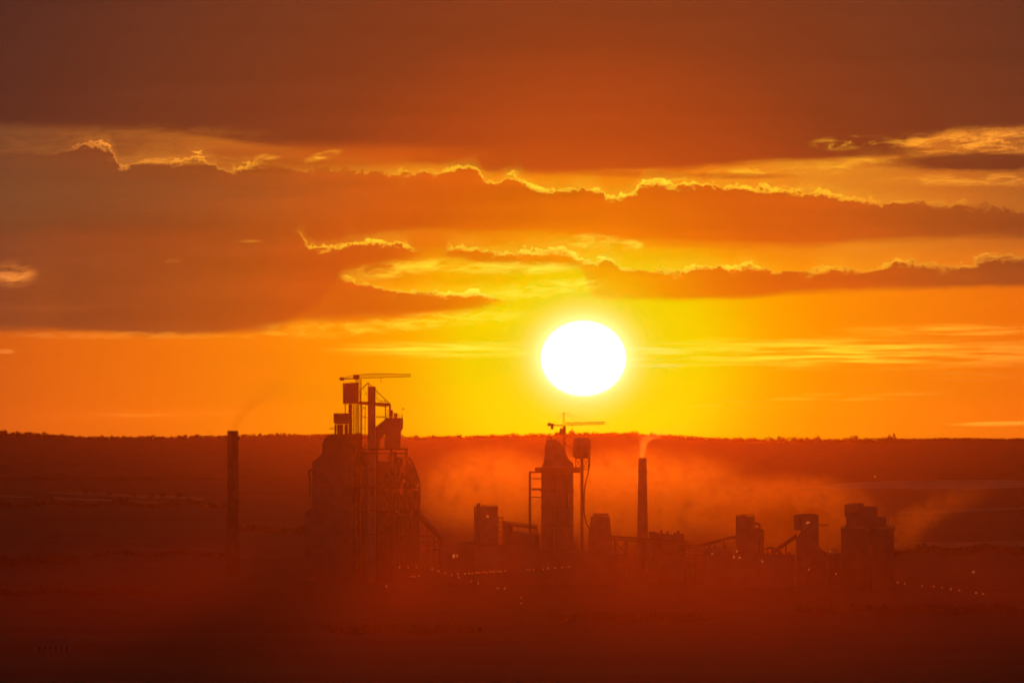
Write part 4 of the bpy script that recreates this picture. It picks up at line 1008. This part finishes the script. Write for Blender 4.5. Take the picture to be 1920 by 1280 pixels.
# ------------------------------------------------------------------ lamps
ORD = ["first", "second", "third", "fourth", "fifth", "sixth", "seventh", "eighth", "ninth", "tenth", "eleventh", "twelfth", "thirteenth", "fourteenth", "fifteenth", "sixteenth"]
proto = thing("street_lamp", "lamp", "street lamp", (0, 0, 0))
part(proto, "post", MB().tube((0, 0, -0.3), (0, 0, 12.7), 0.13, 0.08, 6), M_dark)
part(proto, "arm", MB().path([(0, 0, 12.6), (0.2, -0.4, 12.95), (0.25, -0.9, 13.05)], 0.06, 5), M_dark)
hd = part(proto, "lamp_head", MB().lathe(0.25, -1.0, [(0.1, 12.62), (0.2, 12.72), (0.23, 13.0), (0.15, 13.15), (0.08, 13.2)], 10), M_lamp)
dim_head = hd.data.copy(); dim_head.materials[0] = M_dim
used = [False]
def lamp(px, py, label, group, bright=False):
    D = hit_ground(px, py, 13.0); a = At(D); loc = (a.x(px) - 0.25, D, a.g(px))
    if not used[0] and not bright:
        used[0] = True; proto.location = loc; o = proto; o["label"] = label
    else: o = dup(proto, loc, label)
    if not bright and o is not proto and int(px * 7 + py * 3) % 3:
        for c in o.children:
            if c.name.startswith("lamp_head"): c.data = dim_head
    o["group"] = group
    if bright:
        for c in o.children:
            if c.name.startswith("lamp_head"): c.data = c.data.copy(); c.data.materials[0] = M_lamp2
    return o
rows = [
 ("in the dense row under the kiln hall", "lit lamps under the kiln hall", [(879.3, 1074.3), (885.7, 1074.3), (893.3, 1073), (898.7, 1073.7), (906.3, 1072), (912.3, 1073), (920.3, 1071.3), (926, 1071.7), (933.7, 1070.7), (939.3, 1071.3), (947, 1069.7), (872.3, 1075.3)]),
 ("in the sagging row under the tallest tower", "lit lamps below the tallest tower", [(748.7, 1063), (765.3, 1063), (780.7, 1063), (810, 1066), (822.3, 1070.3), (834.7, 1074.3), (846.7, 1077.7), (858.3, 1075.3), (859.6, 1081.7)]),
 ("in the row below the dusty tower", "lit lamps below the dusty tower", [(987, 1067.7), (992.7, 1068.3), (1000.7, 1067), (1019, 1066.7), (1027.3, 1065), (1041, 1064.3), (1054, 1063.3), (1067.3, 1062.3)]),
 ("in the row from clinker hall to twin silos", "lit lamps between hall and silos", [(1474.3, 1059.3), (1517.3, 1066.7), (1568.3, 1075.7)]),
 ("in the road row right of the twin silos", "lit lamps right of the silos", [(1683.3, 1091.3), (1696.7, 1093.7), (1728.7, 1098.3), (1751, 1099.3), (1767, 1101.7), (1783.3, 1104), (1799.3, 1106.3), (1831, 1110.7), (1844, 1113)]),
 ("in the loose group under the dense row", "lit lamps below the dense row", [(884.3, 1089.3), (897, 1093), (933, 1102.3), (946.3, 1103)]),
 ("in the short trio under the sagging lamp row", "lit lamps under the sagging row", [(771, 1080.7), (776.3, 1080.7), (785.3, 1079)]),
]
for where, group, pts in rows:
    for k, (px, py) in enumerate(sorted(pts)):
        lamp(px, py, f"{ORD[k]} street lamp from the left {where}", group)
lamp(977, 1119.7, "upper of two lit lamps standing apart in the dark near plain", "lit lamps in the near plain")
lamp(977, 1130.3, "lower of two lit lamps standing apart in the dark near plain", "lit lamps in the near plain")
lamp(724.3, 1099, "lone dim lamp in the dark ground below the tallest tower", "lone lamps")
lamp(1825.7, 1071.7, "brightest lone lamp in the dark field right of the twin silos", "lone lamps", True)
lamp(1641, 893, "tiny lone lamp shining from the foot of the wooded hill", "lone lamps", True)

# ------------------------------------------------------------------ smoke and dust
def smoke(name, label, D, px, py, wx, wz, wy, density, seed, shape, color=(1.0, 0.75, 0.5), aniso=0.977, cat="smoke", nscale=3.0):
    """a billow about wx by wz photograph pixels; shape = 'dust' (soft mound) or 'plume' (rises from the lower left corner and spreads)"""
    a = At(D); cx, cz = a.x(px), a.z(py); hx, hz, hy = wx * a.s / 2, wz * a.s / 2, wy / 2
    bm = bmesh.new(); bmesh.ops.create_icosphere(bm, subdivisions=3, radius=1) if shape == 'dust' else bmesh.ops.create_cube(bm, size=2)
    for v in bm.verts:
        k = 1.12 if shape == 'dust' else 1.0
        v.co = Vector((v.co.x * hx * k, v.co.y * hy * k, v.co.z * hz * k))
    me = bpy.data.meshes.new(name); bm.to_mesh(me); bm.free()
    o = bpy.data.objects.new(name, me); COL.objects.link(o); o.location = (cx, D, cz)
    tag(o, label, cat, kind="stuff")
    m = bpy.data.materials.new(name + "_volume"); m.use_nodes = True; t = m.node_tree; t.nodes.clear(); E.tree = t
    c = t.nodes.new('ShaderNodeTexCoord'); sx = t.nodes.new('ShaderNodeSeparateXYZ'); t.links.new(c.outputs['Object'], sx.inputs[0])
    u, v, w = (E(q) for q in sx.outputs); u = u / hx; v = v / hy; w = w / hz
    cb = t.nodes.new('ShaderNodeCombineXYZ')
    for i, q in enumerate((u * (hx / hz), v + seed * 3.7, w)): t.links.new(q.s, cb.inputs[i])
    nz = t.nodes.new('ShaderNodeTexNoise'); nz.inputs['Scale'].default_value = nscale; nz.inputs['Detail'].default_value = 4; nz.inputs['Roughness'].default_value = 0.6
    nz.inputs['Distortion'].default_value = 0.6
    t.links.new(cb.outputs[0], nz.inputs['Vector']); n = E(nz.outputs[0])
    if shape == 'dust':
        rr_ = E.op('SQRT', u * u + v * v + w * w)
        d = ss(rr_ + (n - 0.5) * 1.1, 1.0, 0.15) * ss(rr_, 1.05, 0.8) * ss(n, 0.36, 0.62)
    else:
        # shape = [(row, column of the middle, half width, strength)], read upwards
        ws = [((py - q[0]) * a.s / hz, (q[1] - px) * a.s / hx, q[2] * a.s / hx, q[3]) for q in shape]
        uc = curve(w, [(q[0], q[1]) for q in ws], -1.05, 1.05); hw = curve(w, [(q[0], q[2]) for q in ws], -1.05, 1.05); st = curve(w, [(q[0], q[3]) for q in ws], -1.05, 1.05)
        du = (u - uc + (n - 0.5) * hw * 2.8) / hw
        q = E.op('SQRT', du * du + v * v)
        d = ss(q, 1.0, 0.05) * st * ss(n, 0.32, 0.6) * ss(E.op('ABSOLUTE', w), 1.0, 0.9) * ss(E.op('ABSOLUTE', u), 1.0, 0.9)
    vv = t.nodes.new('ShaderNodeVolumePrincipled'); vv.inputs['Color'].default_value = (*color, 1); vv.inputs['Anisotropy'].default_value = aniso
    t.links.new((d * density).s, vv.inputs['Density'])
    out = t.nodes.new('ShaderNodeOutputMaterial'); t.links.new(vv.outputs[0], out.inputs['Volume'])
    me.materials.append(m); E.tree = wt
    return o
DUST = (1.0, 0.64, 0.14); DUST_RED = (1.0, 0.52, 0.10)
smoke("smoke", "pale smoke drifting right from the top of the concrete chimney", 7000, 1262, 822, 190, 84, 22, 0.08, 1, [(862, 1205, 6.5, 0.0), (858.5, 1205, 6.5, 1), (845, 1206, 8, 1), (830, 1209, 11, 0.9), (820, 1222, 26, 0.55), (810, 1250, 45, 0.3), (800, 1275, 50, 0.1), (785, 1300, 50, 0)], nscale=4.0)
smoke("smoke", "thin dark smoke rising right from the brick chimney", 6900, 530, 725, 260, 176, 30, 0.017, 2, [(812, 436, 7, 0), (806, 437, 8, 0.9), (790, 446, 13, 0.9), (765, 468, 22, 0.8), (735, 505, 32, 0.5), (700, 550, 46, 0.25), (665, 590, 55, 0.05), (640, 620, 55, 0)], color=(0.5, 0.25, 0.12), aniso=0.3, nscale=3.0)
smoke("dust_cloud", "glowing dust hanging around the smoking concrete chimney", 7450, 1190, 938, 640, 240, 560, 0.009, 3, 'dust', cat="dust", nscale=3.4, color=DUST)
smoke("dust_cloud", "soft dust drifting between the tallest tower and the dusty tower", 7350, 915, 925, 360, 220, 420, 0.009, 4, 'dust', cat="dust", nscale=3.4, color=DUST)
smoke("dust_cloud", "dust billowing between stepped block and twin silos", 6900, 1490, 975, 420, 210, 400, 0.019, 5, 'dust', cat="dust", nscale=4.0, color=DUST_RED)
smoke("dust_cloud", "dust plume trailing up to the right behind the twin silos", 6350, 1760, 960, 260, 150, 90, 0.03, 6, [(1034, 1692, 34, 0.3), (1010, 1697, 44, 1), (985, 1710, 58, 1), (965, 1735, 74, 0.7), (945, 1775, 80, 0.42), (920, 1815, 70, 0.2), (890, 1840, 50, 0)], cat="dust", nscale=4.6, color=DUST_RED)

def mist():
    """low evening mist over the near plain, thinning upwards and at its ends"""
    x0, x1, y0, y1, h = -760, 760, 2900, 6020, 60
    o = link_mesh("mist", *(lambda m_: (m_.v, m_.f))(MB().box(x0, x1, y0, y1, -1.5, h)), None)
    tag(o, "low red mist veiling the plain in front of the works", "mist", kind="stuff")
    m = bpy.data.materials.new("mist_volume"); m.use_nodes = True; t = m.node_tree; t.nodes.clear(); E.tree = t
    c = t.nodes.new('ShaderNodeTexCoord'); sx = t.nodes.new('ShaderNodeSeparateXYZ'); t.links.new(c.outputs['Object'], sx.inputs[0])
    u, v, w = (E(q) for q in sx.outputs)
    d = ss(w, h * 0.95, 0) * ss(v, y0, y0 + 900) * ss(v, y1, y1 - 300) * ss(E.op('ABSOLUTE', u - 5.0), 480, 60)
    vv = t.nodes.new('ShaderNodeVolumePrincipled'); vv.inputs['Color'].default_value = (1.0, 0.17, 0.02, 1); vv.inputs['Anisotropy'].default_value = 0.965
    t.links.new((d * 5.5e-4).s, vv.inputs['Density'])
    out = t.nodes.new('ShaderNodeOutputMaterial'); t.links.new(vv.outputs[0], out.inputs['Volume'])
    o.data.materials.append(m); E.tree = wt
mist()
